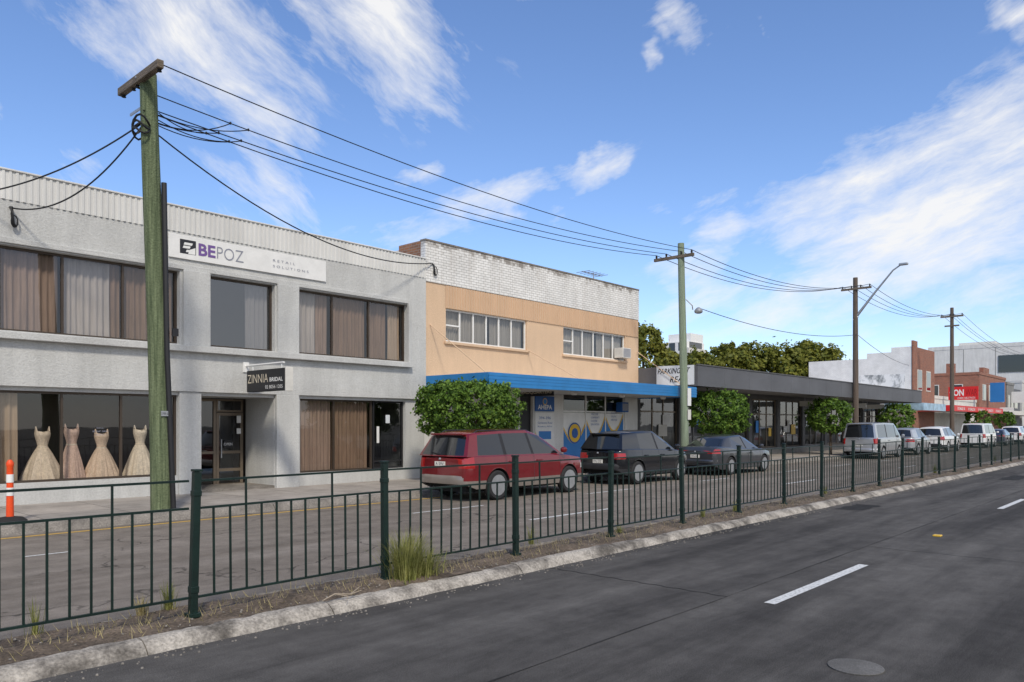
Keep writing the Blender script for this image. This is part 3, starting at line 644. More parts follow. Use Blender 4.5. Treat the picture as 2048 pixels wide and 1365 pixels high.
obj('canopy',MB().box(72,93,15.6,FY+.2,3.05,3.15),m_soffit,ra); obj('fascia',MB().box(71.9,93,15.5,15.598,3.0,3.5).box(71.9,71.97,15.6,FY-.2,3.0,3.5),m_red,ra)
for k in range(5): text('X SALE X',(73.2+4.0*k,15.494,3.12),RX,UZ,.24,m_white,ra,w=2.8,bold=.02)
text('X',(71.895,17.4,3.12),RNY,UZ,.24,m_white,ra,bold=.03)
Xr=82.0; ya,yb=gY(1897,Xr),gY(1957,Xr)
sg=empty('shop_sign',(Xr,(ya+yb)/2,3.2),'tall red sign with bold white capitals standing on the red awning','sign')
obj('board',MB().box(Xr-.05,Xr+.05,yb,ya,4.2,5.45),m_red,sg); obj('post',MB().box(Xr-.03,Xr+.03,ya-.4,ya-.3,3.16,4.198).box(Xr-.03,Xr+.03,yb+.3,yb+.4,3.16,4.198),m_steel,sg)
text('tiON',(Xr-.055,ya-.1,4.58),RNY,UZ,.62,m_white,sg,w=(ya-yb)*.48,bold=.03); text('WAR',(Xr-.055,ya-(ya-yb)*.58,4.58),RNY,UZ,.62,m_dred,sg,w=(ya-yb)*.38,bold=0)
text('UNBEATABLE PRICES',(Xr-.055,ya-(ya-yb)*.3,4.30),RNY,UZ,.17,m_white,sg,w=(ya-yb)*.6)
e=simple_building(97.1,112,FY,25,7.4,m_redbrick,'orange brick two-storey shop building past the red awning',wins=[(98.5+3.4*k,100.3+3.4*k,4.6,6.4,'front') for k in range(4)]+[(20,21.2,4.8,6.4,'side'),(22.4,23.6,4.8,6.4,'side')])
obj('chimney',MB().box(97.6,98.4,21,21.8,7.71,8.8).box(99,102,FY-.03,FY+.4,7.71,8.3),m_redbrick,e)
simple_building(112.2,117,FY-.1,26,6.9,m_midgrey,'narrow grey shop building just past the orange brick building',wins=[(113,114,4,5.6,'front'),(115,116.2,4,5.6,'front')])
simple_building(117.2,122,FY,26,6.2,m_charcoal,'dark shop building near the far right end of the street',wins=[(118,120,4,5.4,'front')])
simple_building(122.2,140,FY-.2,26,7.5,m_stucco,'pale grey shop building farthest along the street',wins=[(123+4*k,125+4*k,4,5.8,'front') for k in range(4)])
for i,(x,z0_,z1_,mt,lb) in enumerate(((100.5,4.4,6.6,m_bluew,'tall blue banner sign projecting from the orange brick building'),(113.5,4.6,6.0,m_white,'white banner sign projecting from the narrow grey building'),(106,3.2,3.9,m_white,'white sign board over the far shop awning'))):
    sg=empty('banner_sign',(x,17,z0_),lb,'sign'); obj('board',MB().box(x-.05,x+.05,16.6,18.0,z0_,z1_),mt,sg); obj('bracket',MB().tube([(x,18.0,z1_-.1),(x,FY-.01,z1_-.1)],.03,6),m_steel,sg)
fa=empty('shop_awning',(108,16.5,3.0),'grey shop awning at the far right end of the street','awning')
obj('canopy',MB().box(97.2,122,15.7,FY-.12,3.0,3.1),m_soffd,fa); obj('fascia',MB().box(97.2,122,15.65,15.698,2.95,3.4),m_offwhite,fa)
e=simple_building(190,240,26,46,18.4,m_stucco_w,'huge plain white modern building rising behind the far shops',par=.8)
obj('glazing_band',MB().box(189.85,189.998,27,32.5,13,16.6),m_carglass,e)
obj('roof_screen',MB().box(195,215,34,41,19.3,20.2),m_offwhite,e)
obj('panel_joint',MB().box(189.97,189.999,26.05,45.95,9.0,9.08).box(189.97,189.999,33,33.1,9.09,18.3).box(189.97,189.999,39,39.1,9.09,18.3),m_midgrey,e)
simple_building(63,80,30,40,6.0,m_brownbrick,'low brown brick building behind the charcoal row')
simple_building(55,62,33,40,5.9,m_white,'low white flat-roofed building behind the charcoal row')
Da=185.0
def atD(px,py,D):
    r=(px-CX)/F*D; return (D*CA+r*SA, D*SA-r*CA, H+(HY-py)*D/F)
ax_,ay_,_=atD(1360,700,Da)
e=empty('apartment_building',(ax_,ay_,0),'distant white apartment block rising above the trees','building')
hw=5.6
obj('wall',MB().box(ax_-hw*.75,ax_+hw*.75,ay_-hw*.75,ay_+hw*.75,0,21.5).box(ax_-2,ax_+4,ay_-4,ay_+2,21.502,23.6),m_white,e)
for k in range(3):
    z=13+3*k
    f=obj('balcony',MB().box(ax_-hw*.75-.8,ax_+hw*.75,ay_-hw*.75-.9,ay_-hw*.75-.01,z-.3,z+.9),m_offwhite,e)
    for q in range(3): obj('window',MB().box(ax_-hw*.75-.06,ax_-hw*.75-.01,ay_-3.6+2.5*q,ay_-2+2.5*q,z+.4,z+2.3),m_carglass,e)
    obj('window',MB().box(ax_-3,ax_+3,ay_-hw*.75-.06,ay_-hw*.75-.012,z+.92,z+2.5),m_carglass,e)
# ------------------------------------------------------------ foliage
def leafmesh(pts,size,parent,name,mats,aspect=.55,darkfrac=.3,outw=None,ow=1.0):
    n=len(pts); nr=rng.normal(size=(n,3)); nr/=np.linalg.norm(nr,axis=1)[:,None]
    if outw is not None: nr=nr*.75+outw*ow; nr/=np.linalg.norm(nr,axis=1)[:,None]
    t=rng.normal(size=(n,3)); a=t-(t*nr).sum(1)[:,None]*nr; a/=np.linalg.norm(a,axis=1)[:,None]; b=np.cross(nr,a)
    s=size*rng.uniform(.6,1.3,size=(n,1)); A_=a*s; B_=b*s*aspect
    V=np.stack([pts-A_,pts+B_-.15*A_,pts+A_,pts-B_-.15*A_],1).reshape(-1,3)-np.array(wl(parent))
    me=bpy.data.meshes.new(name); me.from_pydata(V.tolist(),[],np.arange(4*n).reshape(-1,4).tolist())
    for m in mats: me.materials.append(m)
    me.polygons.foreach_set('material_index',(rng.random(n)<darkfrac).astype(int).tolist())
    o=bpy.data.objects.new(name,me); COL.objects.link(o); o.parent=parent; return o
def clump_pts(c,rad,nc,per,cs,shell_=.55,power=2.6):
    out=[]; ow=[]
    for i in range(nc):
        d=rng.normal(size=3); d/=np.linalg.norm(d)
        q=(np.abs(d)**power).sum()**(-1/power)
        rr=q*(shell_+(1-shell_)*rng.random()**.6)*rng.uniform(.92,1.04)
        cc=np.array(c)+d*rr*np.array(rad); p=cc+rng.normal(size=(per,3))*cs
        out.append(p); o=d*.7+(p-cc)/(cs*2.2)*.6; o[:,2]+=.35; ow.append(o/np.linalg.norm(o,axis=1)[:,None])
    return np.concatenate(out),np.concatenate(ow)
def cat(L): return np.concatenate([a for a,_ in L]),np.concatenate([b for _,b in L])
def street_tree(px,top,bot,wpx,lab,nc,per,ls):
    Y=15.75; x=gX(px,Y); r=(px-CX)/F; D=Y/(SA-r*CA); sc=F/D
    zt=H+(HY-top)/sc; zb=H+(HY-bot)/sc; w=wpx/sc/2
    e=empty('street_tree',(x,Y,.15),lab,'tree','clipped ball trees along the pavement')
    br=MB().tube([(x,Y,.1),(x+.02,Y,.9),(x,Y+.02,zb+.15)],[.09,.07,.06],8)
    for k in range(6):
        a=k*1.05; br.tube([(x,Y,zb-.05),(x+.5*w*math.cos(a),Y+.5*w*math.sin(a),zb+.45),(x+.7*w*math.cos(a),Y+.7*w*math.sin(a),zb+.9)],[.04,.025,.01],5)
    obj('trunk',br,m_bark,e,smooth=True)
    rad=(w*.98,w*.88,(zt-zb)/2*.97); c=(x,Y,(zt+zb)/2)
    p,ow=cat([clump_pts(c,rad,nc,per,.06,.72,3.4),clump_pts(c,[q*1.04 for q in rad],nc//8,6,.05,.97,3.2)])
    leafmesh(p,ls,e,'crown',[m_leafA,m_leafB],.6,darkfrac=.22,outw=ow,ow=.8)
street_tree(940,764,872,200,'bushy clipped tree in front of the white shop wall behind the red car',520,34,.054)
street_tree(1437,782,868,122,'clipped ball tree behind the grey sedan beside the second pole',320,26,.070)
street_tree(1661,799,866,90,'clipped ball tree just left of the brown street lamp pole',220,22,.080)
street_tree(1792,809,862,72,'clipped ball tree just right of the brown street lamp pole',170,20,.09)
street_tree(1955,820,858,48,'small clipped tree in front of the red awning, second from the right',100,16,.12)
street_tree(2010,824,856,42,'small clipped tree at the right end of the red awning',90,16,.13)
def far_tree(px,top,D,wpx,lab):
    x,y,zt=atD(px,top,D); w=wpx*D/F/2; zb=2.0
    e=empty('background_tree',(x,y,0),lab,'tree','trees behind the charcoal row')
    br=MB().tube([(x,y,0),(x+.2,y,zt*.35),(x,y+.2,zt*.75)],[.35,.26,.1],7)
    for k in range(5):
        a=k*1.3; br.tube([(x,y,zt*.3+k*.4),(x+w*.6*math.cos(a),y+w*.6*math.sin(a),zt*.6+k*.3)],[.14,.04],5)
    obj('trunk',br,m_bark,e,smooth=True)
    h=(zt-zb)/2; c=(x,y,(zt+zb)/2); P=[clump_pts(c,(w*.9,w*.9,h*.86),110,18,.40*D/110,.45,2.2)]
    for i in range(30):
        d=rng.normal(size=3); d/=np.linalg.norm(d); d[2]=abs(d[2])*.9+.05 if i%3 else d[2]
        cc=np.array(c)+d*np.array((w*.78,w*.78,h*.80)); s=w*rng.uniform(.20,.34)
        P.append(clump_pts(cc,(s,s,s*.8),10,16,.22*D/110,.6,2))
    pts,ow=cat(P); k=pts[:,2]<zt+.3
    leafmesh(pts[k],.24*D/110,e,'crown',[m_farA,m_farB],.75,darkfrac=.22,outw=ow[k],ow=1.1)
far_tree(1288,634,85,104,'tall olive tree just right of the beige building')
far_tree(1335,692,92,80,'low olive tree below the distant apartment block')
far_tree(1392,690,112,110,'olive tree just right of the distant apartment block')
far_tree(1452,674,112,112,'olive tree with rounded top behind the ball tree and second pole')
far_tree(1508,673,114,116,'broad olive tree in the middle of the distant row')
far_tree(1560,671,113,116,'olive tree right of the middle of the distant row')
far_tree(1612,672,115,112,'olive tree second from the right in the distant row')
far_tree(1654,678,114,100,'olive tree at the right end of the distant row')
def grass(x,y,z,n,h,sp,lab,mat):
    mb=MB()
    for i in range(n):
        a=random.uniform(0,2*PI); r0=abs(random.gauss(0,.35))*sp*.6; hh=h*random.uniform(.45,1.05); ln=random.uniform(.1,.75)*sp
        bx,by=x+r0*math.cos(a),y+r0*math.sin(a); a2=a+random.gauss(0,.5); w=.004+.003*random.random(); px_,py_=-math.sin(a2)*w,math.cos(a2)*w
        pts=[(bx+ln*t**1.7*math.cos(a2),by+ln*t**1.7*math.sin(a2),z+hh*(t-.25*t**3*ln/sp)) for t in (0,.4,.75,1)]
        L=[(p[0]+px_*(1-k/3.2),p[1]+py_*(1-k/3.2),p[2]) for k,p in enumerate(pts)]; Rr=[(p[0]-px_*(1-k/3.2),p[1]-py_*(1-k/3.2),p[2]) for k,p in enumerate(pts)]
        mb.grid([L,Rr])
    return tag(obj('grass_clump',mb,mat),lab,'grass','grass clumps along the median')
def med(px,py,z=.13):
    D=(H-z)*F/(py-HY); r=(px-CX)/F*D; return D*CA+r*SA, D*SA-r*CA
x,y=med(812,1152); grass(x,y,.08,600,.64,.50,'big tuft of yellow-green grass beside the fence post on the kerb',m_grass)
grass(x+.25,y-.05,.08,300,.38,.38,'lower green tuft spreading over the kerb right of the big grass tuft',m_grass)
for px,py,n,h,lab in ((282,1222,60,.20,'small straw tuft under the leftmost fence panel'),(338,1212,90,.30,'small green tuft left of the leaning fence post'),(1240,1062,40,.20,'sparse weed beside the fifth fence post'),(1470,1020,50,.28,'small weed by the sixth fence post'),(1405,1030,40,.25,'sparse weed midway along the median'),(1760,962,60,.32,'weed tuft far along the median'),(1870,945,90,.38,'leafy weed clump near the far end of the median'),(1990,922,90,.38,'last weed clump at the far right of the median'),(1650,985,50,.25,'little weed under the far fence panels'),(1062,1085,35,.38,'thin weed stalk between the third and fourth fence panels'),(72,1262,26,.36,'thin weed stalk at the far left under the fence')):
    x,y=med(px,py); grass(x,max(6.55,y),.09,n,h,.15,lab,m_grass2 if n==60 else m_grass)
mb=MB()
for i in range(2600):
    x=random.uniform(0,60)*random.random()**.6; y=random.choice([random.uniform(6.5,7.3),random.gauss(6.85,.1)]); h=random.uniform(.03,.13); a=random.uniform(0,6.28); w=.004
    mb.poly([(x-w,y,.09),(x+w,y,.09),(x+.06*math.cos(a),y+.06*math.sin(a),.10+h)])
tag(obj('low_weeds',mb,m_grass2,origin=(0,0,0)),'sparse dry weeds and stems scattered along the dirt median','weeds',kind='stuff')
mb=MB()
for i in range(1800):
    x=random.uniform(0,30); y=random.choice([random.uniform(6.5,7.3),random.gauss(6.17,.08)]); r=random.uniform(.004,.014); z=.105 if y>6.48 else 0.0
    mb.lathe((x,y,z),[(r,0),(r*.8,r*.7),(0,r)],5)
tag(obj('loose_gravel',mb,m_kerb2,origin=(0,0,0)),'loose stones and grit along the kerb and median','gravel',kind='stuff')
x,y=med(690,1192); mb=MB().tube([(x-.28,y-.02,.13),(x-.10,y+.03,.16),(x+.05,y-.02,.14),(x+.26,y+.10,.17)],[.005,.009,.008,.004],6).tube([(x-.10,y+.03,.16),(x-.02,y-.08,.14),(x-.08,y-.14,.12)],[.006,.005,.003],6).tube([(x+.05,y-.02,.14),(x+.16,y-.06,.17)],[.006,.003],6)
tag(obj('dry_branch',mb,m_twig,smooth=True),'pale dry broken branch lying on the kerb left of the big grass tuft','branch')
# ------------------------------------------------------------ fence
fe=empty('pedestrian_fence',(3.19,6.8,.12),'dark green steel pedestrian fence running along the dirt median','fence')
FX0=3.19-2.2*1; NP=34
FYL=6.82
def post_mesh():
    mb=MB().box(-.033,.033,-.033,.033,0,1.30).box(-.040,.040,-.040,.040,1.302,1.325).box(-.055,.055,-.055,.055,-.02,.02)
    mb.box(-.038,.038,-.038,.038,.20,.26).box(-.038,.038,-.038,.038,1.08,1.13)
    return mb
def cpy(o,parent,loc,rot=None):
    c=o.copy(); COL.objects.link(c); c.parent=parent; c.location=loc
    if rot: c.rotation_euler=rot
    return c
pm=obj('post',post_mesh(),m_fence,fe,bevel=.005,local=True)
bars=MB(); nb=12
for k in range(nb):
    xx=.04+(2.12)*(k+1)/(nb+1); tall=k in (2,8) ; bars.box(xx-.0085,xx+.0085,-.0085,.0085,.17,1.22 if tall else .96)
pn=obj('panel',bars,m_fence,fe,local=True)
rails=[obj('rail',MB().box(.04,2.16,-.015,.015,z-.010,z+.010),m_fence,pn,local=True) for z in (1.22,.97,.16)]
for k in range(NP):
    X=FX0+2.2*k
    tilt=random.gauss(0,.012) if k!=1 else .03
    rel=(X-3.19,FYL-6.8,0)
    if k==0: pm.location=rel; pn.location=rel
    else:
        cpy(pm,fe,rel,(random.gauss(0,.012),tilt,0)); n=cpy(pn,fe,(rel[0],rel[1]+random.gauss(0,.006),random.gauss(0,.012)),(random.gauss(0,.015),random.gauss(0,.005),0))
        for r_ in rails: cpy(r_,n,(0,0,0))
# ------------------------------------------------------------ poles and wires
def pole(name,px,pybase,pytop,Y,dx,r0,r1,mat,label,parts=None):
    X=gX(px,Y); r=(px-CX)/F; D=Y/(SA-r*CA); zt=H+(HY-pytop)*D/F
    e=empty(name,(X,Y,.12),label,'pole')
    n=10; pts=[(X+dx*t+.02*math.sin(5*t),Y,.1+(zt-.1)*t) for t in [i/n for i in range(n+1)]]
    obj('shaft',MB().tube(pts,[r0+(r1-r0)*i/n for i in range(n+1)],16),mat,e,smooth=True,ang=60)
    return e,X,zt,D
def wire(a,b,sag,r,label,group,cat='cable',n=24):
    a=Vector(a); b=Vector(b); pts=[a.lerp(b,i/n)-Vector((0,0,sag*4*(i/n)*(1-i/n))) for i in range(n+1)]
    return tag(obj('overhead_wire',MB().tube(pts,r,5),m_cable,smooth=True),label,cat,group)
def insul(parent,x,y,z,h=.14,mat=None):
    obj('insulator',MB().lathe((x,y,z),[(.015,0),(.045,.01),(.03,.04),(.05,.06),(.03,.09),(.045,.11),(.02,h),(0,h+.01)],10),mat or m_rubber,parent,smooth=True)
e1,PX,zt1,D1p=pole('utility_pole',323,1025,158,15.3,-.24,.20,.155,m_polegreen,'thick leaning green timber pole in front of the grey shop building')
tx=PX-.23; za=zt1-.07
ya,yb=gY(240,tx-.2),gY(318,tx-.2)
obj('crossarm',MB().box(tx-.25,tx-.13,yb-.05,ya,za-.15,za),m_arm,e1,bevel=.01)
obj('bolt',MB().tube([(tx-.27,15.3,za-.07),(tx+.1,15.3,za-.07)],.02,6),m_steel,e1)
obj('brace',MB().box(tx-.14,tx-.119,15.4,15.9,za-.62,za-.57),m_steel,e1)
WY1=[yb+.05,15.45,ya-.6,ya-.12]
WZ1=[za-.04,za-.20,za-.58,za-.70]
for y in WY1: insul(e1,tx-.17,y,za-.20,.05)
obj('cable_guard',MB().tube([(PX+.16,15.12,.12),(PX+.03,15.12,3.3),(PX-.02,15.14,6.6)],.055,8).box(PX+.1,PX+.22,15.03,15.07,3.6,3.75),m_black,e1,smooth=True)
obj('number_plate',MB().box(PX-.1,PX+.10,15.085,15.09,2.02,2.12),m_steel,e1)
text('5 MA 6287',(PX-.09,15.082,2.045),RX,UZ,.05,m_ink,e1,w=.18)
e2,PX2,zt2,D2p=pole('utility_pole',1370,880,490,15.3,-.3,.17,.125,m_polegreen2,'slim pale green timber pole at the end of the blue awning')
tx2=PX2-.28; za2=gz(1352,508,15.3)
y2a,y2b=gY(1312,tx2),gY(1391,tx2)
obj('crossarm',MB().box(tx2-.17,tx2-.08,y2b,y2a,za2-.12,za2),m_arm,e2,bevel=.008)
WY2=[y2b+.1,y2b+.55,y2a-.55,y2a-.1]
for y in WY2: insul(e2,tx2-.12,y,za2); 
obj('sign_plate',MB().box(PX2-.13,PX2+.13,15.10,15.12,2.6,3.3),m_white,e2); 
obj('sign_plate',MB().box(PX2-.12,PX2+.12,15.098,15.118,2.05,2.45),m_offwhite,e2)
e3,PX3,zt3,D3p=pole('street_lamp',1711,880,556,15.3,0,.18,.13,m_polebrown,'brown timber pole with long angled street lamp arm')
za3=gz(1711,577,15.3); y3a,y3b=gY(1684,PX3),gY(1745,PX3)
obj('crossarm',MB().box(PX3-.2,PX3-.14,y3b,y3a,za3-.12,za3),m_arm,e3,bevel=.008)
WY3=[y3b+.1,y3b+.6,y3a-.6,y3a-.1]
for y in WY3: insul(e3,PX3-.17,y,za3)
def zz3(px,py): 
    Y=gY(px,PX3); return Y,gz(px,py,Y)
q=[zz3(1714,632),zz3(1750,585),zz3(1786,541),zz3(1800,531)]
obj('lamp_arm',MB().tube([(PX3,15.2,q[0][1]-.1)]+[(PX3,a,b) for a,b in q],[.09,.085,.06,.045,.04],10),m_steel,e3,smooth=True)
qq=zz3(1816,528)
obj('lamp_head',MB().box(PX3-.12,PX3+.12,qq[0],q[3][0]+.05,qq[1]-.05,qq[1]+.08),m_steel,e3,bevel=.04)
e4,PX4,zt4,D4p=pole('utility_pole',1904,880,616,15.3,0,.18,.13,m_polebrown,'brown timber pole standing by the red awning')
za4=gz(1904,632,15.3); y4a,y4b=gY(1882,PX4),gY(1928,PX4)
obj('crossarm',MB().box(PX4-.2,PX4-.14,y4b,y4a,za4-.14,za4),m_arm,e4); obj('crossarm',MB().box(PX4-.2,PX4-.14,y4b+.3,y4a-.3,za4-.9,za4-.78),m_arm,e4)
WY4=[y4b+.1,y4b+.7,y4a-.7,y4a-.1]
for y in WY4: insul(e4,PX4-.17,y,za4)
for i in range(4):
    wire((tx-.17,WY1[i] if i<2 else 15.3-.1*(i-2),WZ1[i]),(tx2-.12,WY2[i],za2+.13),.42+.06*(i%2),.012,'black power line strung between the leaning green pole and the pale green pole','power lines from first to second pole','power line')
    wire((tx2-.12,WY2[i],za2+.13),(PX3-.17,WY3[i],za3+.13),.75,.014,'power line strung between the pale green pole and the street lamp pole','power lines from second to third pole','power line')
    wire((PX3-.17,WY3[i],za3+.13),(PX4-.17,WY4[i],za4+.13),.8,.014,'power line strung between the street lamp pole and the farthest brown pole','power lines from third to fourth pole','power line')
    wire((PX4-.17,WY4[i],za4+.13),(100,WY4[i],9.6),.6,.014,'power line running on to the right from the farthest brown pole','power lines beyond the fourth pole','power line')
zs=zt1-.95
mb=MB()
for k,(i,t) in enumerate(((1,.085),(1,.105),(2,.070),(2,.095),(3,.055),(3,.08))):
    y1_=WY1[i] if i<2 else 15.3-.1*(i-2)
    wx=tx+(tx2-tx)*t; wy=y1_+(WY2[i]-y1_)*t; wz=WZ1[i]-(.42+.06*(i%2))*4*t*(1-t)+(za2+.13-WZ1[i])*t
    s0=Vector((tx+.1,15.2+random.uniform(-.1,.1),zs+random.uniform(-.1,.2))); e_=Vector((wx,wy,wz-.01))
    mid=(s0+e_)/2+Vector((0,0,-random.uniform(.10,.32)))
    pts=[s0*(1-u)**2+mid*2*u*(1-u)+e_*u*u for u in [j/10 for j in range(11)]]
    mb.tube(pts,.011,5); mb.lathe((wx,wy,wz-.03),[(.014,0),(.022,.012),(.022,.045),(.014,.055)],8)
for k in range(3):
    c=Vector((tx-.08,15.3,zs-.02-.10*k)); mb.tube([c+Vector((.14*math.cos(a)-.08,.22*math.sin(a),.08*math.sin(a*2+k))) for a in [j*2*PI/14 for j in range(14+1)]],.022,5)
obj('cable_bundle',mb,m_cable,e1,smooth=True)
wire((tx+.1,15.3,zs-.15),(fx(865,FY-.1),FY-.1,gz(865,527,FY-.1)),.75,.016,'long drooping service cable from the leaning green pole to the beige building','service cables')
xq=fx(22,FY-.15)
wire((tx-.05,15.45,zs+.02),(xq,FY-.15,gz(22,416,FY-.15)),.55,.016,'lower drooping service cable from the leaning green pole to the grey facade','service cables')
wire((tx-.05,15.45,zs+.05),(fx(-60,FY-.15),FY-.15,6.45),.25,.016,'upper service cable leaving the picture left of the leaning green pole','service cables')
t=empty('cable_anchor',(xq,FY-.15,6.0),'black cable hook and coil hanging on the grey facade at far left','cable anchor')
obj('hook',MB().tube([(xq,FY-.1,6.35),(xq,FY-.2,6.33),(xq,FY-.22,6.2),(xq+.03,FY-.2,6.0),(xq+.08,FY-.18,5.95)],.03,6),m_cable,t,smooth=True); obj('coil',MB().tube([(xq+.05+.06*math.cos(a),FY-.2,6.05+.12*math.sin(a)) for a in [j*2*PI/12 for j in range(13)]],.015,5),m_cable,t,smooth=True)
xq=fx(866,FY-.1); zq=gz(866,530,FY-.1)
t=empty('cable_anchor',(xq,FY-.1,zq-.3),'black cable hook and coil on the left end of the white brick parapet','cable anchor')
obj('hook',MB().tube([(xq,FY-.05,zq+.02),(xq,FY-.14,zq),(xq+.03,FY-.15,zq-.2),(xq+.08,FY-.12,zq-.32)],.025,6),m_cable,t,smooth=True); obj('coil',MB().tube([(xq+.08+.08*math.cos(a),FY-.13,zq-.2+.14*math.sin(a)) for a in [j*2*PI/12 for j in range(13)]],.014,5),m_cable,t,smooth=True)
lx_=PX2-.1; yl=gY(1397,lx_+.2); zl=gz(1397,621,yl)
t=empty('bracket_lamp',(lx_,15.1,zl),'small street light on short bracket hanging from the pale green pole','street light')
obj('bracket',MB().tube([(lx_,15.2,zl+.45),(lx_+.1,(15.2+yl)/2,zl+.2),(lx_+.2,yl+.25,zl+.05)],.022,6),m_steel,t,smooth=True)
obj('lamp_head',MB().lathe((lx_+.2,yl,zl-.13),[(.08,0),(.15,.03),(.17,.10),(.12,.18),(.05,.24),(0,.25)],14),m_steel,t,smooth=True)
wire((lx_+.25,yl-.1,zl+.05),(PX3,15.2,gz(1704,667,15.2)),.45,.014,'lamp supply cable between the bracket light and the street lamp pole','lamp supply cable')
wire((PX3+.1,15.3,gz(1711,667,15.3)),(XW,FY+.2,6.9),.3,.014,'service cable from the street lamp pole to the white brick building','lamp supply cable')
x,y=3.95,15.35
t=empty('traffic_bollard',(x,y,.15),'orange and white plastic traffic bollard on black base at left kerb','bollard')
obj('base',MB().lathe((x,y,.15),[(.26,0),(.26,.04),(.20,.09),(.08,.11)],20),m_rubber,t,smooth=True); obj('tube',MB().lathe((x,y,.26),[(.06,0),(.052,.70),(.052,.86),(.06,.88),(.06,.93),(.03,.98),(0,.985)],16),m_orange,t,smooth=True)
for z in (.62,.85): obj('reflective_band',MB().lathe((x,y,z),[(.0585,0),(.0575,.14)],16),m_white,t,smooth=True)
x,y=6.07,1.97
tag(obj('valve_cover',MB().lathe((x,y,.003),[(.2,0),(.2,.006),(.13,.008),(0,.008)],24),m_patch2),'round grey valve cover set in the near asphalt','valve cover')
tag(obj('road_stud',MB().box(14.05,14.18,3.22,3.34,.0,.025),m_yellow,bevel=.008),'small yellow raised road marker on the near asphalt','road marker')
# ------------------------------------------------------------ cars
m_tyre=M('tyre_rubber',(.022,.022,.023),.85,.2,8); m_rim=M('alloy_rim',(.5,.51,.52),.35,.08,6,metal=.8); m_trim=M('black_trim',(.02,.02,.022),.6,.1,5)
m_tail=paintmat('tail_lamp_red',(.36,.010,.010),0,.12); m_tailw=paintmat('lamp_clear',(.6,.58,.55),0,.12)
m_plate=M('plate_white',(.70,.68,.62),.5,.05,4); m_under=M('underbody',(.012,.012,.012),.9,.1,4)
SPEC={
'suv':dict(xr=-2.40,xf=2.44,W=1.90,ax=(-1.38,1.46),rw=.365,belt=1.08,rise=.03,clad=.50,bump=(.40,.64),
  top=[(-2.40,1.02),(-2.3,1.09),(-1,1.09),(.95,1.06),(1.25,1.05),(2.05,.95),(2.34,.80),(2.44,.62)],low=[(-2.4,.42),(-2.1,.30),(2.1,.28),(2.44,.32)],
  hw=[(-2.40,.77),(-2.36,.84),(-2.28,.89),(-2.1,.925),(-1.6,.95),(1.5,.95),(2.0,.90),(2.3,.78),(2.44,.58)],
  ribs=[(1.28,.42,1.58),(1.14,.30,1.62),(.04,-.06,1.70),(-.06,-.16,1.70),(-1.00,-1.04,1.69),(-1.12,-1.15,1.685),(-2.02,-1.86,1.645),(-2.37,-2.10,1.60)],
  hwb=.885,hwr=.67,doors=[(-.02,1.05),(-1.08,-.02)],tail=(.80,1.07,.60),plate=.90),
'crossover':dict(xr=-2.12,xf=2.16,W=1.77,ax=(-1.24,1.33),rw=.36,belt=1.04,rise=.08,clad=.50,bump=(.46,.68),
  top=[(-2.12,1.0),(-2.0,1.10),(-1,1.09),(.9,1.03),(1.1,1.02),(1.85,.92),(2.08,.78),(2.16,.62)],low=[(-2.12,.46),(-1.85,.30),(1.85,.28),(2.16,.34)],
  hw=[(-2.12,.66),(-2.07,.76),(-1.97,.82),(-1.8,.865),(-1.4,.885),(1.4,.885),(1.8,.83),(2.05,.70),(2.16,.5)],
  ribs=[(1.12,.34,1.50),(.99,.22,1.54),(.02,-.08,1.64),(-.08,-.18,1.64),(-1.06,-1.0,1.615),(-2.02,-1.74,1.55)],
  hwb=.82,hwr=.62,doors=[(-.03,.95),(-1.0,-.03)],tail=(.80,.98,.42),plate=.72),
'sedan':dict(xr=-2.42,xf=2.46,W=1.84,ax=(-1.42,1.42),rw=.335,belt=.93,rise=.05,clad=.0,bump=(.44,.60),
  top=[(-2.42,.88),(-2.33,1.02),(-1.7,1.03),(-1,.97),(.95,.92),(1.2,.92),(2.1,.80),(2.36,.68),(2.46,.52)],low=[(-2.42,.36),(-2.1,.22),(2.1,.2),(2.46,.26)],
  hw=[(-2.42,.72),(-2.36,.80),(-2.25,.86),(-2.05,.90),(-1.5,.92),(1.5,.92),(2.05,.86),(2.32,.74),(2.46,.54)],
  ribs=[(1.20,.38,1.34),(1.06,.24,1.38),(.03,-.10,1.445),(-.07,-.20,1.445),(-1.16,-.98,1.40),(-1.92,-1.22,1.34)],
  hwb=.83,hwr=.58,doors=[(-.02,1.02),(-1.08,-.02)],tail=(.80,.96,.46),plate=.70),
'van':dict(xr=-2.45,xf=2.45,W=1.86,ax=(-1.40,1.45),rw=.34,belt=1.14,rise=0,clad=.0,bump=(.42,.60),
  top=[(-2.45,1.10),(-2.35,1.15),(-1,1.15),(1.6,1.13),(1.9,1.12),(2.25,1.0),(2.40,.86),(2.45,.6)],low=[(-2.45,.40),(-2.2,.26),(2.2,.24),(2.45,.30)],
  hw=[(-2.45,.82),(-2.38,.88),(-2.2,.92),(-1.6,.93),(1.6,.93),(2.1,.88),(2.38,.78),(2.45,.6)],
  ribs=[(2.02,1.42,1.78),(1.9,1.3,1.83),(1.02,.96,1.93),(.92,.86,1.93),(-.62,-.63,1.95),(-.76,-.77,1.95),(-2.12,-2.08,1.92),(-2.42,-2.30,1.89)],
  hwb=.885,hwr=.74,doors=[(.98,1.85),(-.60,.96)],tail=(.80,1.14,.70),plate=.75)}
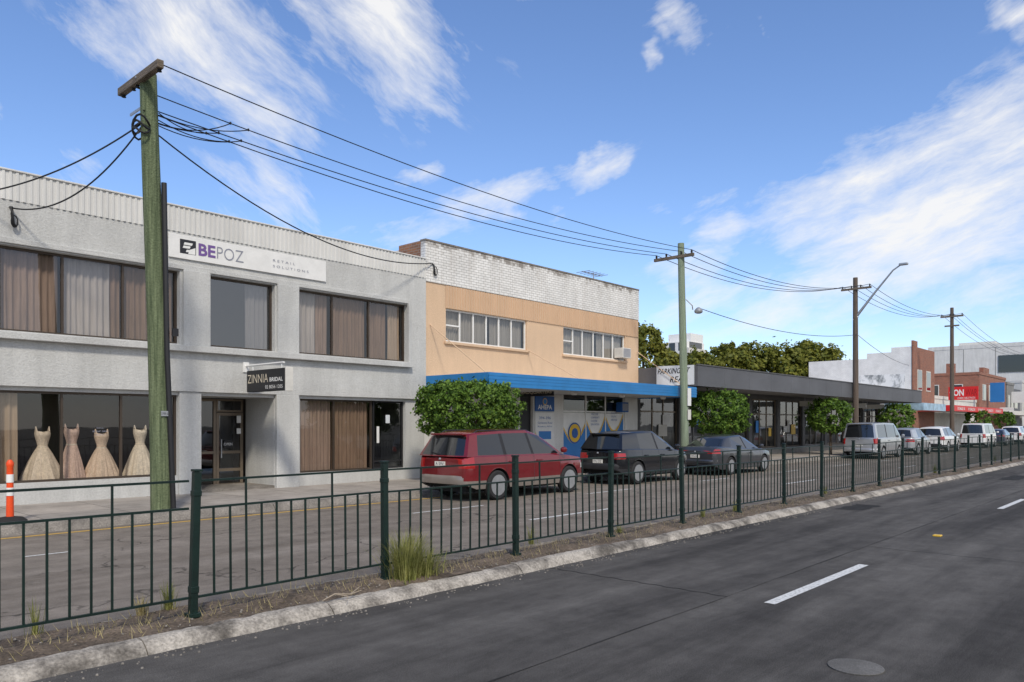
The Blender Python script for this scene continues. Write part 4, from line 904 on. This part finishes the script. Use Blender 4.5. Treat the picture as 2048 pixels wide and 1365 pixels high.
def wheel(parent,x,y,r,side,rimm):
    w=.20; o=obj('wheel',MB().lathe((x,y,r),[(r*.66,-w/2),(r*.90,-w/2-.004),(r*.985,-w/2+.03),(r,-w*.25),(r,w*.25),(r*.985,w/2-.03),(r*.90,w/2+.004),(r*.66,w/2)],32,axis='y'),m_tyre,parent,smooth=True,local=True,ang=50)
    f=side; yo=y+f*(w/2)
    mb=MB().lathe((x,yo,r),[(r*.70,0.006*f),(r*.69,-.02*f),(r*.63,-.03*f),(r*.62,-.07*f)],32,axis='y')
    for k in range(5):
        a=2*PI*k/5+.3
        for da in (-.15,.15):
            p=(x+r*.10*math.cos(a),yo-.02*f,r+r*.10*math.sin(a)); q=(x+r*.65*math.cos(a+da),yo-.012*f,r+r*.65*math.sin(a+da)); mb.tube([p,q],[.030,.022],4)
    mb.lathe((x,yo,r),[(r*.17,-.04*f),(r*.17,-.004*f),(r*.1,.0),(0,.0)],14,axis='y')
    obj('rim',mb,rimm,o,local=True,smooth=True)
    obj('brake_disc',MB().lathe((x,yo-.06*f,r),[(r*.62,0),(r*.62,.006),(0,.007)],20,axis='y'),m_under,o,local=True)
def car(kind,X,Y,paint,label,cat='car',name='parked_car',clad=None,rails_=False,plate=None,platem=None,detail=True,glass=None):
    sp=SPEC[kind]; e=empty(name,(X,Y,.004),label,cat,'cars parked along the kerb')
    glass=glass or m_carglass
    ip=lambda key,x: float(np.interp(x,[a for a,_ in sp[key]],[b for _,b in sp[key]]))
    def sm(key,x): return (ip(key,x-.08)+ip(key,x-.04)+2*ip(key,x)+ip(key,x+.04)+ip(key,x+.08))/6 if sp['xr']+.09<x<sp['xf']-.09 else ip(key,x)
    xs=set(np.linspace(sp['xr'],sp['xf'],80).round(4).tolist()); gaps=[]
    for a,b in sp['doors']:
        for d in (a,b):
            gaps.append(d); xs|={round(d-.007,4),round(d+.007,4)}
    for ax in sp['ax']:
        for k in range(-12,13): xs.add(round(ax+(sp['rw']+.055)*math.sin(k/12*PI/2),4))
    tx_=sp['xr']+.24; xs.add(round(tx_,4)); xs=sorted(xs)
    ZL=[.2,.34,.42,.50,.58,.66,sp['tail'][0],.83,.90,sp['tail'][1]-.005,1.10]; ZL=sorted(ZL); K=len(ZL)
    sec=[]
    for x in xs:
        zl=ip('low',x)
        for ax in sp['ax']:
            R_=sp['rw']+.055; dx=x-ax
            if abs(dx)<=R_: zl=max(zl,sp['rw']+math.sqrt(max(0,R_*R_-dx*dx)))
        zs_=sm('top',x); hw_=sm('hw',x); zl=min(zl,zs_-.08)
        row=[(hw_*.80,zl)]
        for k in range(K):
            z=min(max(ZL[k],zl+.002*k),zs_-.02-.002*(K-k)); t=(z-.2)/(zs_-.2)
            y=hw_*(.955+.045*math.sin(min(1,max(0,t/.55))*PI/2) if t<.55 else 1-.045*((t-.55)/.45)**1.5)
            if .70<t<.86: y+=.010
            row.append((y,z))
        row+=[(hw_*.935,zs_),(hw_*.55,zs_+.025),(0,zs_+.035)]; sec.append(row)
    body=MB(); doors=[MB() for _ in range(4)]; tails=[MB(),MB()]; heads=[MB(),MB()]
    nr=len(sec[0])
    for si,s in enumerate((-1,1)):
        for i in range(len(xs)-1):
            xm=(xs[i]+xs[i+1])/2
            for j in range(nr-1):
                qd=[(xs[i],s*sec[i][j][0],sec[i][j][1]),(xs[i+1],s*sec[i+1][j][0],sec[i+1][j][1]),(xs[i+1],s*sec[i+1][j+1][0],sec[i+1][j+1][1]),(xs[i],s*sec[i][j+1][0],sec[i][j+1][1])]
                zm=(qd[0][2]+qd[2][2])/2; side=1<=j<nr-3
                if side and any(abs(xm-g)<.0072 for g in gaps) and zm>.36: body.poly(qd,2); continue
                if side and xm<tx_ and sp['tail'][0]<zm<sp['tail'][1]: tails[si].poly(qd); continue
                if side and xm>sp['xf']-.42 and .62<zm<.8 and xm<sp['xf']-.05: heads[si].poly(qd); continue
                mi=1 if (clad and zm<sp['clad']) else 0
                if j==0: mi=2
                dn=None
                if side and zm>.36:
                    for di,(a,b) in enumerate(sp['doors']):
                        if a<xm<b: dn=di
                if dn is not None: doors[dn*2+si].poly(qd,mi); continue
                body.poly(qd,mi)
    for idx,front in ((0,False),(len(xs)-1,True)):
        row=sec[idx]; x=xs[idx]; ny=10
        for j in range(nr-1):
            for k in range(-ny,ny):
                a,b=k/ny,(k+1)/ny
                bul=lambda f:(.05 if front else -.05)*(1-f*f)
                qd=[(x+bul(a),row[j][0]*a,row[j][1]),(x+bul(b),row[j][0]*b,row[j][1]),(x+bul(b),row[j+1][0]*b,row[j+1][1]),(x+bul(a),row[j+1][0]*a,row[j+1][1])]
                zm=(row[j][1]+row[j+1][1])/2; ym=abs((a+b)/2*row[j][0])
                if not front and sp['tail'][0]<zm<sp['tail'][1] and ym>sp['tail'][2]: tails[0 if a<0 else 1].poly(qd); continue
                body.poly(qd,1 if (clad and zm<sp['clad']+.1) else (2 if zm<.40 else 0))
    rb=sp['ribs']; T=[0,.05,.90,1.0]; n=len(rb)
    xb0,xb1=rb[-1][0],rb[0][0]
    def rp(i,t,s):
        xb,xr_,zr=rb[i]; u=(xb-xb0)/(xb1-xb0); pinch=1-.07*max(0,abs(u-.5)*2-.5)
        zb=sp['belt']-.03+sp['rise']*(1-u); y=(sp['hwb']*(1-t)+sp['hwr']*t)*pinch+.03*math.sin(PI*t)
        return (xb+(xr_-xb)*t,s*y,zb+(zr-zb)*t)
    wins={}
    for s in (-1,1):
        for i in range(n-1):
            for j in range(3):
                qd=[rp(i,T[j],s),rp(i+1,T[j],s),rp(i+1,T[j+1],s),rp(i,T[j+1],s)]
                if j==1 and i%2==1: wins.setdefault((s,i),MB()).poly(qd)
                elif j==1 and i in (2,4) and i!=n-2: body.poly(qd,2)
                else: body.poly(qd,0)
    fr=[-1,-.88,-.6,-.3,0,.3,.6,.88,1]
    for i,(sgn,nm) in ((0,(1,'windscreen')),(n-1,(-1,'rear_window'))):
        g=MB()
        for j in range(3):
            for k in range(len(fr)-1):
                def q_(f,t):
                    p=rp(i,t,1); return (p[0]+sgn*.11*(1-f*f)*(1-.5*t),p[1]*f,p[2]+(.045*t)*(1-f*f))
                qd=[q_(fr[k],T[j]),q_(fr[k+1],T[j]),q_(fr[k+1],T[j+1]),q_(fr[k],T[j+1])]
                (g if (j==1 and 0<k<len(fr)-2) else body).poly(qd,0)
        obj(nm,g,glass,e,smooth=True,local=True)
    for i in range(n-1):
        for k in range(len(fr)-1):
            def q_(i_,f):
                p=rp(i_,1,1); b=(.11*.5 if i_==0 else (-.11*.5 if i_==n-1 else 0)); return (p[0]+b*(1-f*f),p[1]*f,p[2]+.045*(1-f*f))
            body.poly([q_(i,fr[k]),q_(i+1,fr[k]),q_(i+1,fr[k+1]),q_(i,fr[k+1])],0)
    cl=clad or m_trim
    obj('body',body,[paint,cl,m_trim],e,smooth=True,local=True,ang=52)
    for (s,i),g in wins.items(): obj('side_window',g,glass,e,local=True)
    for k,dm in enumerate(doors):
        if not dm.f: continue
        dd=obj('door',dm,[paint,cl,m_trim],e,smooth=True,local=True,ang=52)
        a,b=sp['doors'][k//2]; s=-1 if k%2==0 else 1; hy=s*(sp['W']/2-.005)
        if detail: obj('handle',MB().box(a+.10,a+.30,min(hy,hy+s*.03),max(hy,hy+s*.03),sp['belt']-.17,sp['belt']-.13),paint,dd,local=True,bevel=.008)
    for k,tm in enumerate(tails):
        if tm.f: obj('tail_lamp',tm,m_tail,e,smooth=True,local=True)
    for hm in heads:
        if hm.f: obj('headlight',hm,m_tailw,e,smooth=True,local=True)
    for ax in sp['ax']:
        for s in (-1,1): wheel(e,ax,s*(sp['W']/2-.105),sp['rw'],s,m_rim)
    obj('underbody',MB().box(sp['xr']+.15,sp['xf']-.2,-sp['W']/2+.26,sp['W']/2-.26,.22,.8).box(sp['ax'][0]+.5,sp['ax'][1]-.5,-sp['W']/2+.12,sp['W']/2-.12,.24,.5),m_under,e,local=True)
    for s in (-1,1):
        xm=rb[1][0]-.02; yy=s*(sp['hwb']+.12)
        obj('mirror',MB().lathe((xm,yy,sp['belt']+.02),[(.0,0),(.07,.01),(.095,.06),(.09,.11),(.05,.15),(0,.155)],12),paint,e,smooth=True,local=True)
    xr_=sp['xr']-.055
    if plate:
        z=sp['plate']; pl=obj('number_plate',MB().box(xr_-.012,xr_+.02,-.18,.18,z-.055,z+.055),platem or m_plate,e,local=True)
        tx0=text(plate,(0,0,0),RNY,UZ,.07,m_ink,pl,w=.29); tx0.location=(0,0,0)
        off=np.array(wl(pl)); tm=tx0.data
        for v in tm.vertices: v.co=Vector((xr_-.015,v.co.y+off[1]+.145,v.co.z+off[2]+z-.035))
    if detail:
        n_=12; hb=sp['hw'][1][1]*1.02; zb0,zb1=sp['bump']; P=[]
        for k in range(-n_,n_+1):
            f=k/n_; xx=xr_-.035+.17*abs(f)**5; y=hb*f
            P.append([(xx+.10,y,zb0),(xx+.015,y,zb0+.02),(xx,y,(zb0+zb1)/2),(xx+.015,y,zb1-.03),(xx+.08,y,zb1)])
        obj('rear_bumper',MB().grid(P),cl if clad else paint,e,local=True,smooth=True,ang=60)
        if kind!='sedan':
            obj('wiper',MB().tube([(xr_-.02,.0,sp['belt']+.05),(xr_+.02,.35,sp['belt']+.10)],.01,5),m_trim,e,local=True)
            zr=rb[-1][2]; xr2=rb[-1][1]
            obj('roof_spoiler',MB().box(xr2-.16,xr2+.05,-sp['hwr']*.85,sp['hwr']*.85,zr-.01,zr+.035),paint,e,local=True,bevel=.015)
        obj('exhaust',MB().tube([(xr_+.02,.45,.30),(xr_+.3,.45,.30)],.03,8),m_rim,e,local=True)
        obj('badge',MB().lathe((xr_+.0,0,sp['belt']-.06),[(.0,-.03),(.03,-.02),(.035,0),(.03,.02),(0,.03)],10),m_rim,e,local=True,smooth=True)
    if rails_:
        for s in (-1,1): obj('roof_rail',MB().tube([(rb[1][1]-.1,s*.58,rb[1][2]+.02),(rb[1][1]-.25,s*.58,rb[1][2]+.09),(rb[-1][1]+.35,s*.57,rb[-1][2]+.10),(rb[-1][1]+.2,s*.57,rb[-1][2]+.03)],.02,6),m_trim,e,local=True,smooth=True)
    return e
p_red=paintmat('dark_red_paint',(.165,.008,.012),.1,.22); p_blk=paintmat('black_car_paint',(.008,.009,.012),.2,.18); p_grey=paintmat('graphite_paint',(.065,.068,.075),.5,.3)
p_sil=paintmat('silver_paint',(.42,.43,.44),.5,.32); p_wht=paintmat('white_car_paint',(.70,.70,.69),0,.3); p_dk=paintmat('dark_blue_grey_paint',(.05,.06,.08),.4,.3)
m_taupe=paintmat('taupe_cladding',(.25,.215,.185),.3,.4)
CY=13.78
c=car('suv',15.03,CY,p_red,'dark red station wagon with taupe lower trim, nearest of the parked cars',clad=m_taupe,rails_=True,plate='A 59V')
car('crossover',21.38,CY+.08,p_blk,'glossy black crossover parked between the red wagon and the grey sedan',plate='FTU 27Z',platem=m_plate,clad=m_trim)
car('sedan',27.6,CY,p_grey,'graphite grey sedan parked behind the black crossover',plate='DMX 84K',platem=m_plate)
car('van',45.5,CY,p_sil,'silver van with tall rear window parked by the street lamp pole','van','parked_van',plate='CT 63 RL')
car('crossover',52.3,CY,p_sil,'silver hatchback just beyond the silver van',detail=False)
car('suv',59.5,CY,p_wht,'white wagon with dark windows parked between the silver hatchback and white van',detail=False,clad=m_trim)
car('van',72.5,CY,p_wht,'white van parked near the red awning','van','parked_van',detail=False)
car('sedan',80.5,CY,p_dk,'dark sedan just beyond the white van',detail=False)
car('suv',88.5,CY,p_wht,'pale wagon second from the far end of the parked cars',detail=False)
car('suv',97,CY,p_dk,'dark wagon farthest along the row of parked cars',detail=False)
# ------------------------------------------------------------ light, sky, camera
sv=Vector((-.42,-.60,.72)).normalized()
sd=bpy.data.lights.new('sun','SUN'); sd.energy=2.8; sd.angle=RAD(7); sd.color=(1,.92,.79)
so=bpy.data.objects.new('sun',sd); COL.objects.link(so); so.rotation_euler=(-sv).to_track_quat('-Z','Y').to_euler(); so.location=(0,0,40)
wd=bpy.data.worlds.new('World'); S.world=wd; wd.use_nodes=True; nt=wd.node_tree; nt.nodes.clear()
out=nt.nodes.new('ShaderNodeOutputWorld')
sky=nt.nodes.new('ShaderNodeTexSky'); sky.sky_type='NISHITA'; sky.sun_disc=False; sky.sun_elevation=math.asin(sv.z); sky.sun_rotation=math.atan2(sv.x,sv.y); sky.air_density=1.0; sky.dust_density=.4; sky.ozone_density=3.0
tc=nt.nodes.new('ShaderNodeTexCoord'); sx=nn(nt,'ShaderNodeSeparateXYZ',{0:tc.outputs['Generated']})
az=math_(nt,'ARCTAN2',sx.outputs[1],sx.outputs[0]); hyp=math_(nt,'SQRT',math_(nt,'ADD',math_(nt,'MULTIPLY',sx.outputs[0],sx.outputs[0]),math_(nt,'MULTIPLY',sx.outputs[1],sx.outputs[1])))
el=math_(nt,'ARCTAN2',sx.outputs[2],hyp); ae0=nn(nt,'ShaderNodeCombineXYZ',{0:az,1:el}).outputs[0]
def warp(vec,scale,amt,detail):
    n=nn(nt,'ShaderNodeTexNoise',{'Vector':vec,'Scale':scale,'Detail':detail,'Roughness':.6}).outputs[1]
    d=nn(nt,'ShaderNodeVectorMath',{0:n,1:(.5,.5,.5)},operation='SUBTRACT').outputs[0]
    d=nn(nt,'ShaderNodeVectorMath',{0:d,1:(amt,amt,0)},operation='MULTIPLY').outputs[0]
    return nn(nt,'ShaderNodeVectorMath',{0:vec,1:d},operation='ADD').outputs[0]
ae=warp(ae0,5.0,.15,5.0); aen=warp(ae0,7.0,.035,3.0)
def azel(px,py):
    r=(px-CX)/F; X=CA+r*SA; Y=SA-r*CA; Z=(HY-py)/F; return math.atan2(Y,X),math.atan2(Z,math.hypot(X,Y))
def cloudgroup(blobs,axis_px,stretch,scale,seed,thr,gain):
    a=azel(*axis_px[0]); b=azel(*axis_px[1]); ang=math.atan2(b[1]-a[1],b[0]-a[0])
    mp=nn(nt,'ShaderNodeMapping',{'Vector':aen,'Location':(0,0,0),'Rotation':(0,0,ang),'Scale':(1.0,1/stretch,1)},vector_type='TEXTURE')
    vec=nn(nt,'ShaderNodeVectorMath',{0:mp.outputs[0],1:(seed,seed*1.7,seed)},operation='ADD').outputs[0]
    ns=nn(nt,'ShaderNodeTexNoise',{'Vector':vec,'Scale':scale,'Detail':10.0,'Roughness':.66,'Distortion':.12}).outputs[0]
    tot=None
    for (x1,y1,x2,y2,w,st) in blobs:
        c=azel((x1+x2)/2,(y1+y2)/2); p=azel(x1,y1); q=azel(x2,y2); L=math.hypot(q[0]-p[0],q[1]-p[1])/2; an=math.atan2(q[1]-p[1],q[0]-p[0])
        k=L/max(1,math.hypot(x2-x1,y2-y1)/2)
        m=nn(nt,'ShaderNodeMapping',{'Vector':ae,'Location':(c[0],c[1],0),'Rotation':(0,0,an),'Scale':(L,w*k,1)},vector_type='TEXTURE')
        ln=nn(nt,'ShaderNodeVectorMath',{0:m.outputs[0]},operation='LENGTH').outputs['Value']
        g=mrange(nt,ln,0.0,1.8,st,0,True)
        tot=g if tot is None else math_(nt,'MAXIMUM',tot,g)
    v=math_(nt,'ADD',math_(nt,'MULTIPLY',math_(nt,'SUBTRACT',ns,.5),4.0),math_(nt,'SUBTRACT',math_(nt,'MULTIPLY',tot,gain),thr))
    return math_(nt,'MULTIPLY',mrange(nt,v,0,1.5,0,1),mrange(nt,tot,0,.35,0,1,True))
left=cloudgroup([(130,-60,600,150,120,1.0),(560,-80,960,150,120,1.0),(420,150,640,320,100,.78),(430,260,640,480,100,.68),(560,360,610,450,50,.6),(690,-40,900,240,80,.7),(1040,0,1120,0,30,.7),(-40,210,20,240,40,.65),(60,300,240,380,60,.5)],((300,-50),(640,260)),3.2,6.5,3.1,.56,1.7)
right=cloudgroup([(1280,30,1450,70,40,.75),(1280,95,1370,70,28,.6),(1530,35,1555,45,24,.55),(1430,480,2120,260,120,.9),(1560,630,2160,330,170,1.1),(1850,320,2250,150,130,.95),(1340,420,1520,480,55,.74),(1280,600,1500,560,80,.64),(1960,0,2120,40,40,.85),(2020,180,2100,290,70,.9),(880,425,1130,395,40,.85),(1100,390,1275,295,28,.85),(850,290,800,350,30,.72),(1080,470,1125,430,22,.6),(700,490,980,430,50,.5),(1380,650,1800,540,90,.66),(1290,150,1330,150,22,.55)],((1440,520),(2000,300)),3.2,6.5,8.3,.50,1.65)
fill_clouds=math_(nt,'MULTIPLY',mrange(nt,sx.outputs[1],.05,-.45,0,1,True),mrange(nt,noise(nt,ae,2.2,4,.6),.35,.6,.35,1))  # cloud bank added to the unseen sky behind the camera as white fill
cl=math_(nt,'MAXIMUM',math_(nt,'MAXIMUM',left,right,True),math_(nt,'MULTIPLY',fill_clouds,.85))
skyc=nn(nt,'ShaderNodeHueSaturation',{'Saturation':1.07,'Value':1.18,'Color':sky.outputs[0]}).outputs[0]
skyc=mixc(nt,1.0,skyc,(.97,.95,1.05),'MULTIPLY')
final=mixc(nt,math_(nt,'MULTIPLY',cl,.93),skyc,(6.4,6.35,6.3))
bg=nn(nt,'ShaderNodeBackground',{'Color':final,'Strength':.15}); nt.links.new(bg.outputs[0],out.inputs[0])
cd=bpy.data.cameras.new('camera'); cam=bpy.data.objects.new('camera',cd); COL.objects.link(cam); S.camera=cam
cd.sensor_width=36; cd.lens=F/2048*36; cd.shift_y=(HY-682.5)/2048; cd.clip_end=6000; cd.clip_start=.05
cam.location=(0,0,H); cam.rotation_euler=(PI/2,0,A-PI/2)
S.view_settings.view_transform='Standard'; S.view_settings.look='None'; S.view_settings.exposure=0
